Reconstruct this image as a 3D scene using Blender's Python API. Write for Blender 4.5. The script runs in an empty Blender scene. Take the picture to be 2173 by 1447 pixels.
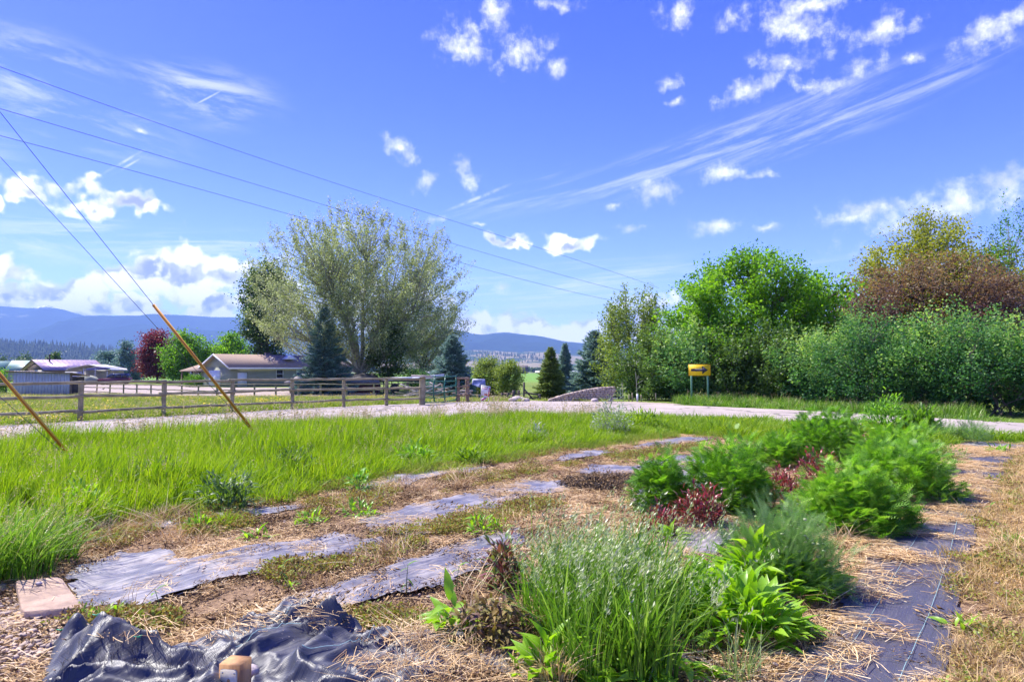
import bpy, math, random
import numpy as np
from math import radians as R, sin, cos, pi
rng = np.random.default_rng(11)
random.seed(11)
scene = bpy.context.scene
col = scene.collection

# ---------------------------------------------------------------- camera
EYE, F, CX, CY, HOR = 1.6, 1449.0, 1086.5, 723.5, 783.0
PITCH = math.atan((HOR - CY) / F)
cd = bpy.data.cameras.new('camera'); cam = bpy.data.objects.new('camera', cd); col.objects.link(cam)
cam.location = (0, 0, EYE); cam.rotation_euler = (R(90) + PITCH, 0, 0)
cd.sensor_width = 36; cd.lens = 36 * F / 2173; cd.clip_start = 0.05; cd.clip_end = 40000
scene.camera = cam

# ---------------------------------------------------------------- light
SUN_AZ, SUN_EL = -56.0, 56.0         # degrees, azimuth from +Y towards +X
scene.view_settings.view_transform = 'Standard'; scene.view_settings.look = 'None'
scene.view_settings.exposure = 1.52; scene.view_settings.gamma = 1.0
scene.view_settings.use_curve_mapping = False
sd = bpy.data.lights.new('sun', 'SUN'); sun = bpy.data.objects.new('sun', sd); col.objects.link(sun)
sd.energy = 3.7; sd.angle = R(0.5); sd.color = (1.0, 0.95, 0.87)
sdir = np.array([sin(R(SUN_AZ)) * cos(R(SUN_EL)), cos(R(SUN_AZ)) * cos(R(SUN_EL)), sin(R(SUN_EL))])
import mathutils
sun.rotation_euler = mathutils.Vector(sdir).to_track_quat('Z', 'Y').to_euler()
sun.location = (-20, 20, 40)

W = bpy.data.worlds.new('World'); scene.world = W; W.use_nodes = True
SKY_STRENGTH = 0.15
CLOUD_LIT = (4.4, 4.35, 4.5)
CLOUD_DIM = (1.15, 1.25, 1.95)


def px_azel(px, py):
    dx = (px - CX) / F; dy = (CY - py) / F
    v = np.array([dx, cos(PITCH) - dy * sin(PITCH), sin(PITCH) + dy * cos(PITCH)]); v /= np.linalg.norm(v)
    return math.atan2(v[0], v[1]), math.asin(v[2])


class NT:
    """small node-tree helper"""
    def __init__(s, nt): s.nt = nt; s.n = nt.nodes; s.l = nt.links
    def new(s, t, **kw):
        n = s.n.new(t)
        for k, v in kw.items(): setattr(n, k, v)
        return n
    def put(s, sock, v):
        if hasattr(v, 'is_output'): s.l.new(v, sock)
        elif v is not None: sock.default_value = v
    def math(s, op, a, b=None, c=None, clamp=False):
        n = s.new('ShaderNodeMath', operation=op, use_clamp=clamp)
        for i, v in enumerate((a, b, c)):
            if v is not None: s.put(n.inputs[i], v)
        return n.outputs[0]
    def vmath(s, op, a, b=None, scale=None):
        n = s.new('ShaderNodeVectorMath', operation=op)
        s.put(n.inputs[0], a)
        if b is not None: s.put(n.inputs[1], b)
        if scale is not None: s.put(n.inputs['Scale'], scale)
        return n.outputs['Value'] if op in ('LENGTH', 'DOT_PRODUCT') else n.outputs[0]
    dim2 = False
    def noise(s, vec, scale, detail=4, rough=0.55, dist=0.0, out=0):
        n = s.new('ShaderNodeTexNoise'); n.noise_dimensions = '2D' if s.dim2 else '3D'; s.put(n.inputs['Vector'], vec)
        n.inputs['Scale'].default_value = scale; n.inputs['Detail'].default_value = detail
        n.inputs['Roughness'].default_value = rough; n.inputs['Distortion'].default_value = dist
        return n.outputs[out]
    def ramp(s, f, stops, interp='LINEAR'):
        n = s.new('ShaderNodeValToRGB'); s.put(n.inputs[0], f); cr = n.color_ramp; cr.interpolation = interp
        while len(cr.elements) < len(stops): cr.elements.new(0.5)
        for e, (p, c) in zip(cr.elements, stops):
            e.position = p; e.color = (*c, 1) if len(c) == 3 else c
        return n.outputs[0]
    def mix(s, f, a, b, blend='MIX'):
        n = s.new('ShaderNodeMix', data_type='RGBA', blend_type=blend)
        s.put(n.inputs[0], f)
        for i, v in ((6, a), (7, b)):
            if isinstance(v, tuple) and len(v) == 3: v = (*v, 1)
            s.put(n.inputs[i], v)
        return n.outputs[2]
    def smooth(s, v, a, b):
        n = s.new('ShaderNodeMapRange', interpolation_type='SMOOTHSTEP')
        s.put(n.inputs[0], v); n.inputs[1].default_value = a; n.inputs[2].default_value = b
        return n.outputs[0]
    def attr(s, name, out='Fac'):
        return s.new('ShaderNodeAttribute', attribute_name=name).outputs[out]


def build_world():
    t = NT(W.node_tree); t.n.clear(); t.dim2 = True
    out = t.new('ShaderNodeOutputWorld'); bg = t.new('ShaderNodeBackground'); t.l.new(bg.outputs[0], out.inputs[0])
    sky = t.new('ShaderNodeTexSky', sky_type='NISHITA'); sky.sun_disc = False
    sky.sun_elevation = R(SUN_EL); sky.sun_rotation = R(SUN_AZ); sky.altitude = 1000; sky.air_density = 1.0
    sky.dust_density = 0.35; sky.ozone_density = 3.5
    tc = t.new('ShaderNodeTexCoord').outputs['Generated']
    sep = t.new('ShaderNodeSeparateXYZ'); t.l.new(t.vmath('NORMALIZE', tc), sep.inputs[0])
    az = t.math('ARCTAN2', sep.outputs[0], sep.outputs[1]); el = t.math('ARCSINE', sep.outputs[2])
    cmb = t.new('ShaderNodeCombineXYZ'); t.l.new(az, cmb.inputs[0]); t.l.new(el, cmb.inputs[1])
    P = cmb.outputs[0]
    # gentle domain warp so that no outline is an ellipse
    wn = t.noise(P, 9, 4, 0.6, out=1)
    P2 = t.vmath('ADD', P, t.vmath('SCALE', t.vmath('SUBTRACT', wn, (0.5, 0.5, 0.5)), scale=0.11))
    def field(vec, blobs):
        acc = None
        for (x, y, rx, ry, rot) in blobs:
            a, e = px_azel(x, y); q = t.vmath('SUBTRACT', vec, (a, e, 0))
            if rot:
                vr = t.new('ShaderNodeVectorRotate', rotation_type='Z_AXIS'); t.l.new(q, vr.inputs[0])
                vr.inputs['Angle'].default_value = R(-rot); q = vr.outputs[0]
            k = F * (1 + a * a)      # px per radian, roughly
            q = t.vmath('MULTIPLY', q, (k / rx, k / ry, 0))
            d = t.math('SUBTRACT', 1.0, t.vmath('LENGTH', q))
            acc = d if acc is None else t.math('MAXIMUM', acc, d)
        return acc
    cum = [(60, 640, 150, 44, 0), (170, 625, 130, 50, 0), (290, 585, 130, 60, 0), (390, 580, 150, 70, 0), (490, 575, 90, 62, 0), (10, 600, 70, 40, 0),
           (250, 655, 260, 34, 0), (480, 645, 120, 40, 0), (80, 408, 80, 34, -8), (180, 412, 110, 42, -14), (270, 435, 90, 34, -10),
           (1020, 694, 90, 40, 0), (1130, 696, 120, 44, 0), (1230, 690, 90, 48, 0), (1330, 692, 110, 45, 0), (1450, 690, 150, 40, 0),
           (1195, 507, 100, 36, 0), (1070, 515, 32, 22, 0), (-10, 430, 40, 34, 0), (620, 640, 200, 50, 0), (800, 660, 200, 45, 0),
           (-400, 600, 350, 80, 0), (-300, 350, 200, 60, 0)]
    sml = [(985, 85, 85, 50, -10), (1110, 110, 85, 38, 20), (1055, 25, 40, 40, 0), (1180, 140, 30, 30, 0), (838, 318, 50, 26, -15),
           (985, 370, 40, 34, -30), (900, 385, 28, 24, 0), (1390, 405, 60, 28, 5), (1445, 35, 60, 34, 0), (1565, 40, 45, 28, 0),
           (1690, 50, 120, 60, -20), (1870, 70, 95, 42, 10), (1822, 145, 55, 34, 0), (1600, 195, 110, 30, 8), (1720, 180, 90, 24, -10),
           (1660, 130, 80, 26, -5), (2100, 75, 120, 50, 15), (1930, 125, 28, 18, 0), (1420, 178, 40, 18, 0), (1525, 365, 60, 26, 0),
           (1515, 485, 75, 26, -5), (1635, 480, 40, 12, 0), (1350, 480, 50, 12, 0), (2010, 440, 270, 60, 10), (2150, 370, 140, 50, 20),
           (1830, 450, 130, 34, 0), (1065, 615, 26, 16, 0), (740, 480, 40, 18, 0), (1020, 475, 30, 8, 0), (925, 462, 20, 12, 0),
           (300, 277, 16, 8, -20), (1440, 215, 30, 10, 0), (1170, 10, 60, 16, 0), (1720, 10, 160, 26, 0), (2330, 250, 160, 60, 0),
           (1600, 370, 60, 10, 0), (1310, 435, 30, 10, 0)]
    P3 = t.vmath('ADD', P, t.vmath('SCALE', t.vmath('SUBTRACT', wn, (0.5, 0.5, 0.5)), scale=0.04))
    fc, fs = field(P2, cum), field(P3, sml)
    def puff(vec):
        vo = t.new('ShaderNodeTexVoronoi', feature='F1', voronoi_dimensions='2D'); vo.inputs['Scale'].default_value = 19; vo.inputs['Detail'].default_value = 2
        vo.inputs['Roughness'].default_value = .5; vo.normalize = True
        t.l.new(t.vmath('MULTIPLY', t.vmath('ADD', vec, t.vmath('SCALE', t.vmath('SUBTRACT', wn, (0.5, 0.5, 0.5)), scale=0.05)), (1, 1.25, 1)), vo.inputs['Vector'])
        return t.math('SUBTRACT', 1.0, vo.outputs['Distance'])
    def height(vec): return t.math('ADD', t.math('MULTIPLY', t.noise(vec, 16, 8, 0.62), .55), t.math('MULTIPLY', puff(vec), .6))
    nb = t.noise(P, 16, 8, 0.62); nf = t.noise(P, 42, 6, 0.65)
    # general broken clouds for the parts of the sky outside the picture
    gen = t.smooth(t.noise(t.vmath('MULTIPLY', P, (1, 1.6, 1)), 5, 7, 0.6), 0.6, 0.72)
    outside = t.smooth(t.math('ABSOLUTE', az), 0.95, 1.15)
    outup = t.smooth(el, 0.62, 0.75)
    gen = t.math('MULTIPLY', gen, t.math('MAXIMUM', outside, outup))
    hh = height(P)
    dc = t.smooth(t.math('ADD', fc, t.math('MULTIPLY', t.math('SUBTRACT', hh, 0.70), 2.1)), 0.02, 0.5)
    ds = t.math('ADD', t.math('MULTIPLY', fs, 0.9), t.math('MULTIPLY', t.math('SUBTRACT', nf, 0.5), 2.1))
    ds = t.math('MULTIPLY', t.smooth(ds, 0.0, 1.5), .95)
    dens = t.math('MAXIMUM', t.math('MAXIMUM', dc, ds), gen)
    # cirrus veils and contrails
    def streak(blobs, rot, sx, sy, k, gain):
        vr = t.new('ShaderNodeVectorRotate', rotation_type='Z_AXIS'); t.l.new(P, vr.inputs[0]); vr.inputs['Angle'].default_value = R(-rot)
        n = t.noise(t.vmath('MULTIPLY', vr.outputs[0], (sx, sy, 1)), k, 7, 0.7, 0.25)
        m = t.smooth(field(P, blobs), 0.0, 0.8)
        return t.math('MULTIPLY', t.math('MULTIPLY', t.smooth(n, 0.42, 0.75), m), gain)
    c1 = streak([(130, 180, 300, 130, -12), (150, 260, 330, 90, -6), (60, 520, 300, 60, 0), (420, 200, 240, 90, 0)], -6, 1.0, 5.0, 6, 0.42)
    c2 = streak([(1500, 320, 560, 60, 15), (1250, 385, 380, 26, 17), (1080, 408, 200, 13, 21), (1800, 250, 480, 60, 15), (1030, 425, 120, 11, 22)], 15, 0.7, 9.0, 6, 0.36)
    c3 = streak([(1200, 600, 420, 60, 5), (1150, 660, 350, 40, 0), (1650, 575, 300, 20, 6), (300, 505, 500, 60, 0), (-300, 300, 400, 300, 0)], 4, 0.5, 9.0, 7, 0.5)
    con = field(P, [(262, 344, 78, 5, 38), (275, 350, 62, 4, 38), (438, 210, 62, 3, 34), (1015, 420, 95, 6, 22), (1300, 625, 140, 3, 7)])
    c4 = t.math('MULTIPLY', t.math('MULTIPLY', t.smooth(con, 0.0, 1.0), t.smooth(nf, .3, .6)), 0.42)
    veil = t.math('MAXIMUM', t.math('MAXIMUM', c1, c2), t.math('MAXIMUM', c3, c4))
    # cloud shading: relief from the noise itself
    off = t.vmath('ADD', P, (-0.012, 0.018, 0))
    rel = t.math('SUBTRACT', hh, height(off))
    shade = t.smooth(rel, -0.09, 0.05)
    # thick parts are greyer
    thick = t.smooth(t.math('ADD', fc, t.math('MULTIPLY', t.math('SUBTRACT', nb, 0.5), 1.4)), 0.35, 1.0)
    ccol = t.mix(t.math('MULTIPLY', t.math('SUBTRACT', 1.0, shade), t.math('ADD', 0.45, t.math('MULTIPLY', thick, 0.55))), CLOUD_LIT, CLOUD_DIM)
    ccol = t.vmath('SCALE', ccol, scale=t.math('ADD', 1.0, t.math('MULTIPLY', t.smooth(fc, -.2, .3), .18)))
    hs = t.new('ShaderNodeHueSaturation'); t.l.new(sky.outputs[0], hs.inputs['Color'])
    hs.inputs['Hue'].default_value = 0.542; hs.inputs['Saturation'].default_value = 1.36; hs.inputs['Value'].default_value = .82
    base = hs.outputs[0]
    c = t.mix(veil, base, CLOUD_LIT)
    up = t.smooth(el, -0.01, 0.02)
    c = t.mix(t.math('MULTIPLY', dens, up), c, ccol)
    t.l.new(c, bg.inputs[0]); bg.inputs[1].default_value = SKY_STRENGTH




build_world()

# ---------------------------------------------------------------- terrain and placing
TY = [-3000, 0, 36, 48, 80, 110, 200, 600, 1500, 12000]
TZ = [0, 0, 0, -.5, -.6, -.8, -1.1, -2.2, -5, -6]
_tab = rng.random((256, 256))


def vnoise(x, y, s, seed=0):
    x = np.asarray(x, float) / s + seed * 17.3; y = np.asarray(y, float) / s + seed * 5.7
    xi = np.floor(x).astype(int); yi = np.floor(y).astype(int); fx = x - xi; fy = y - yi
    fx = fx * fx * (3 - 2 * fx); fy = fy * fy * (3 - 2 * fy)
    g = lambda a, b: _tab[a & 255, b & 255]
    return (g(xi, yi) * (1 - fx) + g(xi + 1, yi) * fx) * (1 - fy) + (g(xi, yi + 1) * (1 - fx) + g(xi + 1, yi + 1) * fx) * fy


def fbm(x, y, s, o=4, seed=0):
    a, v, tot = 1.0, 0, 0
    for i in range(o):
        v = v + a * vnoise(x, y, s / 2 ** i, seed + i * 3); tot += a; a *= .5
    return v / tot


def macro(y): return np.interp(y, TY, TZ)


def ray(px, py):
    dx = (px - CX) / F; dy = (CY - py) / F
    return np.array([dx, cos(PITCH) - dy * sin(PITCH), sin(PITCH) + dy * cos(PITCH)])


def A(px, py, Y):
    r = ray(px, py); return np.array([0, 0, EYE]) + r * (Y / r[1])


def G(px, py, z=None):
    r = ray(px, py); Y = 5.0
    if z is not None: return np.array([0, 0, EYE]) + r * ((z - EYE) / r[2])
    for _ in range(60):
        zz = float(macro(Y)); Yn = min(r[1] * (zz - EYE) / min(r[2], -1e-4), 3000); Y = Y * .5 + Yn * .5
    p = np.array([0, 0, EYE]) + r * (Y / r[1]); p[2] = float(macro(p[1])); return p


def GP(pts): return np.array([G(x, y)[:2] for x, y in pts])


def inpoly(x, y, poly):
    x = np.asarray(x); y = np.asarray(y); c = np.zeros(x.shape, bool); n = len(poly); j = n - 1
    for i in range(n):
        xi, yi = poly[i]; xj, yj = poly[j]
        with np.errstate(divide='ignore', invalid='ignore'):
            k = ((yi > y) != (yj > y)) & (x < (xj - xi) * (y - yi) / (yj - yi + 1e-12) + xi)
        c ^= k; j = i
    return c


VERGE_EDGE = GP([(-250, 1330), (-100, 1270), (0, 1215), (80, 1180), (150, 1140), (250, 1108), (450, 1080), (600, 1066), (700, 1040), (800, 1012),
                 (900, 996), (1050, 976), (1200, 952), (1350, 932), (1450, 922), (1540, 925), (1610, 944), (1750, 958), (1900, 962), (1980, 948), (2050, 934), (2173, 940), (2400, 955)])


def garden_mask(x, y):
    """1 in the garden, 0 beyond the edge of the grass"""
    ye = np.interp(x, VERGE_EDGE[:, 0], VERGE_EDGE[:, 1])
    return np.clip((ye - np.asarray(y)) / .5, 0, 1)


def H(x, y):
    x = np.asarray(x, float); y = np.asarray(y, float)
    m = garden_mask(x, y)
    return macro(y) + m * ((fbm(x, y, .9, 4, 2) - .5) * .07 + (vnoise(x, y, .11, 9) - .5) * .012)


# ---------------------------------------------------------------- meshes
def mesh_np(name, V, faces, mat=None, parent=None, v=None, uv=None, smooth=False, link=True, mats=None, midx=None):
    """faces: list of int arrays (n,k); v: per-vertex float attribute"""
    me = bpy.data.meshes.new(name)
    V = np.ascontiguousarray(V, dtype=np.float32)
    faces = [np.asarray(f, dtype=np.int32) for f in faces if len(f)]
    me.vertices.add(len(V)); me.vertices.foreach_set('co', V.ravel())
    idx = np.concatenate([f.ravel() for f in faces]); tot = np.concatenate([np.full(len(f), f.shape[1], np.int32) for f in faces])
    st = np.concatenate([[0], np.cumsum(tot)[:-1]]).astype(np.int32)
    me.loops.add(len(idx)); me.loops.foreach_set('vertex_index', idx)
    me.polygons.add(len(tot)); me.polygons.foreach_set('loop_start', st)
    try: me.polygons.foreach_set('loop_total', tot)
    except Exception: pass
    if smooth: me.polygons.foreach_set('use_smooth', np.ones(len(tot), bool))
    if v is not None:
        a = me.attributes.new('v', 'FLOAT', 'POINT'); a.data.foreach_set('value', np.asarray(v, np.float32))
    if uv is not None:
        ul = me.uv_layers.new(name='UVMap'); ul.data.foreach_set('uv', np.asarray(uv, np.float32)[idx].ravel())
    for m in (mats or ([mat] if mat else [])): me.materials.append(m)
    if midx is not None: me.polygons.foreach_set('material_index', np.asarray(midx, np.int32))
    me.update(calc_edges=True); me.validate()
    o = bpy.data.objects.new(name, me)
    if link: col.objects.link(o)
    if parent is not None: o.parent = parent
    return o


class MB:
    """collects plain shapes into one mesh"""
    def __init__(s): s.V = []; s.F = {3: [], 4: []}; s.n = 0; s.vv = []; s.NG = []
    def add(s, V, faces, v=.5):
        V = np.asarray(V, float); s.V.append(V); s.vv.append(np.full(len(V), v) if np.isscalar(v) else v)
        for f in faces:
            f = np.asarray(f, int)
            if f.shape[1] in (3, 4): s.F[f.shape[1]].append(f + s.n)
            else: s.NG.append(f + s.n)
        s.n += len(V); return s
    def box(s, c, size, rz=0, rx=0, ry=0, v=.5):
        x, y, z = [k / 2 for k in size]
        V = np.array([[-x, -y, -z], [x, -y, -z], [x, y, -z], [-x, y, -z], [-x, -y, z], [x, -y, z], [x, y, z], [-x, y, z]])
        M = np.array(mathutils.Euler((rx, ry, rz)).to_matrix()); V = V @ M.T + np.array(c)
        return s.add(V, [[[0, 3, 2, 1], [4, 5, 6, 7], [0, 1, 5, 4], [1, 2, 6, 5], [2, 3, 7, 6], [3, 0, 4, 7]]], v)
    def tube(s, P, r, n=6, cap=True, v=.5, flat=1.0):
        P = np.asarray(P, float); m = len(P); r = np.full(m, r) if np.isscalar(r) else np.asarray(r)
        T = np.gradient(P, axis=0); T /= np.linalg.norm(T, axis=1)[:, None] + 1e-9
        up = np.array([0, 0, 1.]) if abs(T[:, 2]).mean() < .9 else np.array([1., 0, 0])
        B = np.cross(T, up); B /= np.linalg.norm(B, axis=1)[:, None] + 1e-9; N = np.cross(B, T)
        a = np.arange(n) * 2 * pi / n
        V = (P[:, None] + r[:, None, None] * (np.cos(a)[None, :, None] * B[:, None] + flat * np.sin(a)[None, :, None] * N[:, None])).reshape(-1, 3)
        i = np.arange(m - 1)[:, None] * n; j = np.arange(n)[None]; k = (j + 1) % n
        Q = np.stack([i + j, i + k, i + n + k, i + n + j], -1).reshape(-1, 4)
        fs = [Q]
        if cap:
            V = np.vstack([V, P[:1], P[-1:]]); c0 = m * n; jj = np.arange(n); kk = (jj + 1) % n
            fs.append(np.stack([np.full(n, c0), kk, jj], -1)); b = (m - 1) * n
            fs.append(np.stack([np.full(n, c0 + 1), b + jj, b + kk], -1))
        return s.add(V, fs, v)
    def prism(s, poly, z0, z1, v=.5, top=None):
        """polygon (x,y) extruded in z"""
        p = np.asarray(poly, float); n = len(p); V = np.vstack([np.c_[p, np.full(n, z0)], np.c_[p, np.full(n, z1)]])
        j = np.arange(n); k = (j + 1) % n
        return s.add(V, [np.stack([j, k, k + n, j + n], -1), [list(range(n, 2 * n))], [list(range(n - 1, -1, -1))]], v)
    def poly3(s, pts, thick, v=.5):
        """planar 3D polygon given thickness along its normal"""
        p = np.asarray(pts, float); n = len(p); nn = np.cross(p[1] - p[0], p[2] - p[0]); nn /= np.linalg.norm(nn)
        V = np.vstack([p, p - nn * thick]); j = np.arange(n); k = (j + 1) % n
        return s.add(V, [np.stack([k, j, j + n, k + n], -1), [list(range(n))], [list(range(2 * n - 1, n - 1, -1))]], v)
    def build(s, name, mat, parent=None, smooth=False, link=True):
        fs = [np.vstack(s.F[k]) for k in (3, 4) if s.F[k]] + [f for f in s.NG]
        return mesh_np(name, np.vstack(s.V), fs, mat, parent, v=np.concatenate(s.vv), smooth=smooth, link=link)


LABELS = set()


def tag(o, label, cat, group=None, kind=None):
    if label in LABELS: print('DUP LABEL', label)
    LABELS.add(label)
    o['label'] = label; o['category'] = cat
    if group: o['group'] = group
    if kind: o['kind'] = kind
    return o


def thing(name, label, cat, loc=(0, 0, 0), rz=0, group=None):
    o = bpy.data.objects.new(name, None); col.objects.link(o); o.empty_display_size = .2
    o.location = loc; o.rotation_euler = (0, 0, rz)
    return tag(o, label, cat, group)


def stuff(o, label=None, cat=None):
    o['kind'] = 'stuff'
    if label: o['label'] = label; o['category'] = cat
    return o


def struct(o, label=None): 
    o['kind'] = 'structure'
    if label: o['label'] = label
    return o


# ---------------------------------------------------------------- materials
def new_mat(name):
    m = bpy.data.materials.new(name); m.use_nodes = True; t = NT(m.node_tree); t.n.clear()
    out = t.new('ShaderNodeOutputMaterial'); b = t.new('ShaderNodeBsdfPrincipled'); t.l.new(b.outputs[0], out.inputs[0])
    return m, t, b, out


def basic(name, c1, c2=None, scale=4.0, rough=.8, bump=0.0, bscale=None, metal=0, spec=.5, stretch=(1, 1, 1), usev=False, detail=5):
    m, t, b, out = new_mat(name); c2 = c2 or tuple(k * .7 for k in c1)
    co = t.vmath('MULTIPLY', t.new('ShaderNodeTexCoord').outputs['Object'], stretch)
    n = t.noise(co, scale, detail, .6)
    f = t.smooth(n, .3, .7)
    if usev: f = t.math('ADD', t.math('MULTIPLY', f, .6), t.math('MULTIPLY', t.attr('v'), .4))
    t.l.new(t.mix(f, c1, c2), b.inputs['Base Color'])
    b.inputs['Roughness'].default_value = rough; b.inputs['Metallic'].default_value = metal; b.inputs['Specular IOR Level'].default_value = spec
    if bump:
        bn = t.new('ShaderNodeBump'); bn.inputs['Strength'].default_value = 1; bn.inputs['Distance'].default_value = bump
        t.l.new(t.noise(co, bscale or scale * 4, 5, .6), bn.inputs['Height']); t.l.new(bn.outputs[0], b.inputs['Normal'])
    return m


def leaf(name, cs, trans=.42, rough=.5, spec=.35, tint=(1.25, 1.2, .7), noise=0):
    m, t, b, out = new_mat(name)
    f = t.attr('v')
    if noise:
        f = t.math('ADD', t.math('MULTIPLY', f, .6), t.math('MULTIPLY', t.noise(t.new('ShaderNodeNewGeometry').outputs['Position'], noise, 3, .6), .4))
    r = t.new('ShaderNodeObjectInfo').outputs['Random']
    f = t.math('ADD', f, t.math('MULTIPLY', t.math('SUBTRACT', r, .5), .25))
    n = len(cs); c = t.ramp(f, [(.08 + .84 * i / (n - 1), k) for i, k in enumerate(cs)])
    t.l.new(c, b.inputs['Base Color']); b.inputs['Roughness'].default_value = rough; b.inputs['Specular IOR Level'].default_value = spec
    tr = t.new('ShaderNodeBsdfTranslucent'); t.l.new(t.mix(1.0, c, tint, 'MULTIPLY'), tr.inputs[0])
    mx = t.new('ShaderNodeMixShader'); mx.inputs[0].default_value = trans
    t.l.new(b.outputs[0], mx.inputs[1]); t.l.new(tr.outputs[0], mx.inputs[2]); t.l.new(mx.outputs[0], out.inputs[0])
    return m


M = {}
M['wood'] = basic('weathered_wood', (.36, .31, .19), (.2, .175, .11), 3, .85, .004, 14, spec=.15)
M['wood_brown'] = basic('brown_wood', (.27, .19, .13), (.15, .10, .07), 3, .85, .004, 14)
M['old_log'] = basic('bleached_log', (.48, .42, .36), (.24, .2, .17), 5, .9, .004, 20)
M['bark_pale'] = basic('pale_poplar_bark', (.42, .41, .36), (.2, .19, .16), 3, .85, .02, 9)
M['bark'] = basic('brown_bark', (.14, .105, .08), (.07, .05, .04), 4, .9, .02, 12)
M['bark_red'] = basic('grey_brown_bark', (.22, .17, .14), (.1, .08, .07), 4, .9, .02, 12)
M['white_metal'] = basic('white_metal', (.62, .6, .6), (.5, .48, .5), 2, .5)
M['shed_board'] = basic('greyed_white_board', (.56, .54, .56), (.42, .4, .43), 2.5, .7, usev=True)
M['dark_wood'] = basic('dark_wood', (.10, .075, .065), (.06, .045, .04), 3, .85)
M['brown_siding'] = basic('brown_siding', (.13, .09, .085), (.09, .065, .06), 2, .8)
M['cream'] = basic('cream_siding', (.5, .45, .36), (.42, .38, .3), 2, .7)
M['purple_roof'] = basic('mauve_metal_roof', (.40, .30, .38), (.34, .25, .33), 1, .38, metal=.3)
M['green_roof'] = basic('green_roof', (.09, .2, .16), (.07, .16, .13), 1, .5)
M['shingle'] = basic('brown_asphalt_shingle', (.33, .25, .19), (.25, .185, .14), 9, .9, .005, 40, spec=.08)
M['shingle_grey'] = basic('grey_shingle', (.3, .28, .27), (.22, .2, .2), 9, .9)
M['siding_green'] = basic('olive_grey_siding', (.27, .28, .2), (.24, .25, .18), 1, .75)
M['white_paint'] = basic('white_paint', (.75, .74, .74), (.66, .66, .68), 2, .5)
M['glass'] = basic('window_glass', (.03, .035, .045), (.02, .02, .03), 1, .08)
M['maroon'] = basic('maroon_board', (.12, .028, .03), (.08, .02, .022), 4, .8)
M['car_blue'] = basic('dark_blue_car_paint', (.04, .06, .16), (.035, .05, .13), 1, .25)
M['car_maroon'] = basic('maroon_car_paint', (.11, .03, .05), (.09, .025, .04), 1, .3)
M['rubber'] = basic('rubber', (.02, .02, .02), (.03, .03, .03), 5, .8)
M['chrome'] = basic('bright_metal', (.6, .6, .62), (.5, .5, .52), 3, .3, metal=1)
M['gate_green'] = basic('green_gate_paint', (.015, .15, .09), (.012, .11, .07), 4, .4)
M['sign_yellow'] = basic('yellow_sign', (.95, .62, .01), (.92, .58, .01), 3, .5)
M['sign_dark'] = basic('dark_sign_print', (.035, .03, .05), (.025, .022, .04), 3, .5)
M['sign_green'] = basic('green_sign_post', (.13, .30, .16), (.1, .22, .12), 3, .6)
M['sign_white'] = basic('white_sign_board', (.72, .7, .72), (.62, .6, .62), 6, .5)
M['sign_red'] = basic('red_sign_print', (.55, .02, .06), (.45, .015, .05), 3, .5)
M['sign_grey'] = basic('grey_sign_print', (.28, .32, .3), (.2, .24, .22), 3, .6)
M['sign_magenta'] = basic('magenta_sign_print', (.5, .02, .16), (.42, .02, .13), 3, .6)
M['guard'] = basic('yellow_wire_guard', (.85, .46, .02), (.74, .34, .015), 3, .45)
M['guard_red'] = basic('orange_faded_guard', (.62, .14, .01), (.5, .1, .01), 3, .5)
M['wire'] = basic('galvanised_wire', (.07, .07, .075), (.05, .05, .055), 8, .5)
M['stone'] = basic('wall_stone', (.58, .45, .35), (.33, .27, .22), 7, .9, .006, 30, usev=True)
M['mortar'] = basic('mortar', (.27, .24, .22), (.2, .18, .17), 9, .95)
M['boulder'] = basic('pale_boulder', (.55, .46, .42), (.36, .3, .28), 6, .9, .01, 20)
M['paver'] = basic('pinkish_concrete', (.52, .36, .25), (.30, .21, .15), 7, .9, .006, 60)
M['pebble'] = basic('pebble', (.55, .41, .29), (.3, .23, .18), 14, .8, usev=True)
M['post_cut'] = basic('orange_cut_timber', (.56, .30, .11), (.30, .14, .05), 12, .75, .002, 60, stretch=(1, 1, .2))
M['plate'] = basic('pale_plate', (.62, .55, .42), (.44, .39, .3), 20, .5)
M['straw'] = leaf('dry_straw', [(.3, .17, .07), (.56, .36, .15), (.74, .52, .24), (.84, .67, .4)], .15, .6, .3, (1.1, 1, .8))
M['mulch'] = leaf('brown_mulch', [(.06, .034, .02), (.17, .10, .05), (.32, .2, .10), (.5, .34, .18)], .0, .9, .2)
M['grass'] = leaf('lush_green_grass', [(.06, .14, .012), (.14, .28, .012), (.25, .41, .015), (.38, .46, .06)], .48, .5, .3, (1.35, 1.25, .5), noise=1.3)
M['grass_blue'] = leaf('blue_green_grass', [(.06, .14, .015), (.12, .25, .018), (.2, .36, .03), (.32, .43, .10)], .42, .42, .4, (1.15, 1.3, .6))
M['pasture'] = leaf('pasture_grass', [(.15, .2, .03), (.22, .32, .035), (.3, .37, .05), (.42, .38, .14)], .4, .55, .3, (1.2, 1.25, .6), noise=.35)
M['lawn_dry'] = leaf('dry_lawn_grass', [(.24, .24, .05), (.5, .35, .14), (.7, .5, .24), (.78, .6, .34)], .25, .6, .3, (1.1, 1.1, .7), noise=1.6)
M['seed'] = leaf('pale_seed_head', [(.3, .27, .12), (.48, .41, .2), (.6, .5, .28), (.62, .43, .28)], .35, .5, .4, (1.1, 1.05, .9))
M['seed_green'] = leaf('silvery_green_seed', [(.18, .30, .07), (.34, .44, .16), (.55, .58, .34)], .35, .4, .5, (1.1, 1.1, .8))
M['yellow'] = leaf('yellow_petals', [(.75, .6, .02), (.85, .68, .03)], .3)
M['moss'] = leaf('olive_ground_weed', [(.2, .12, .05), (.38, .25, .09), (.33, .31, .06), (.28, .38, .06)], .3, .6, .25)
M['stem'] = basic('green_stem', (.12, .2, .05), (.09, .14, .04), 8, .6)
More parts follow.
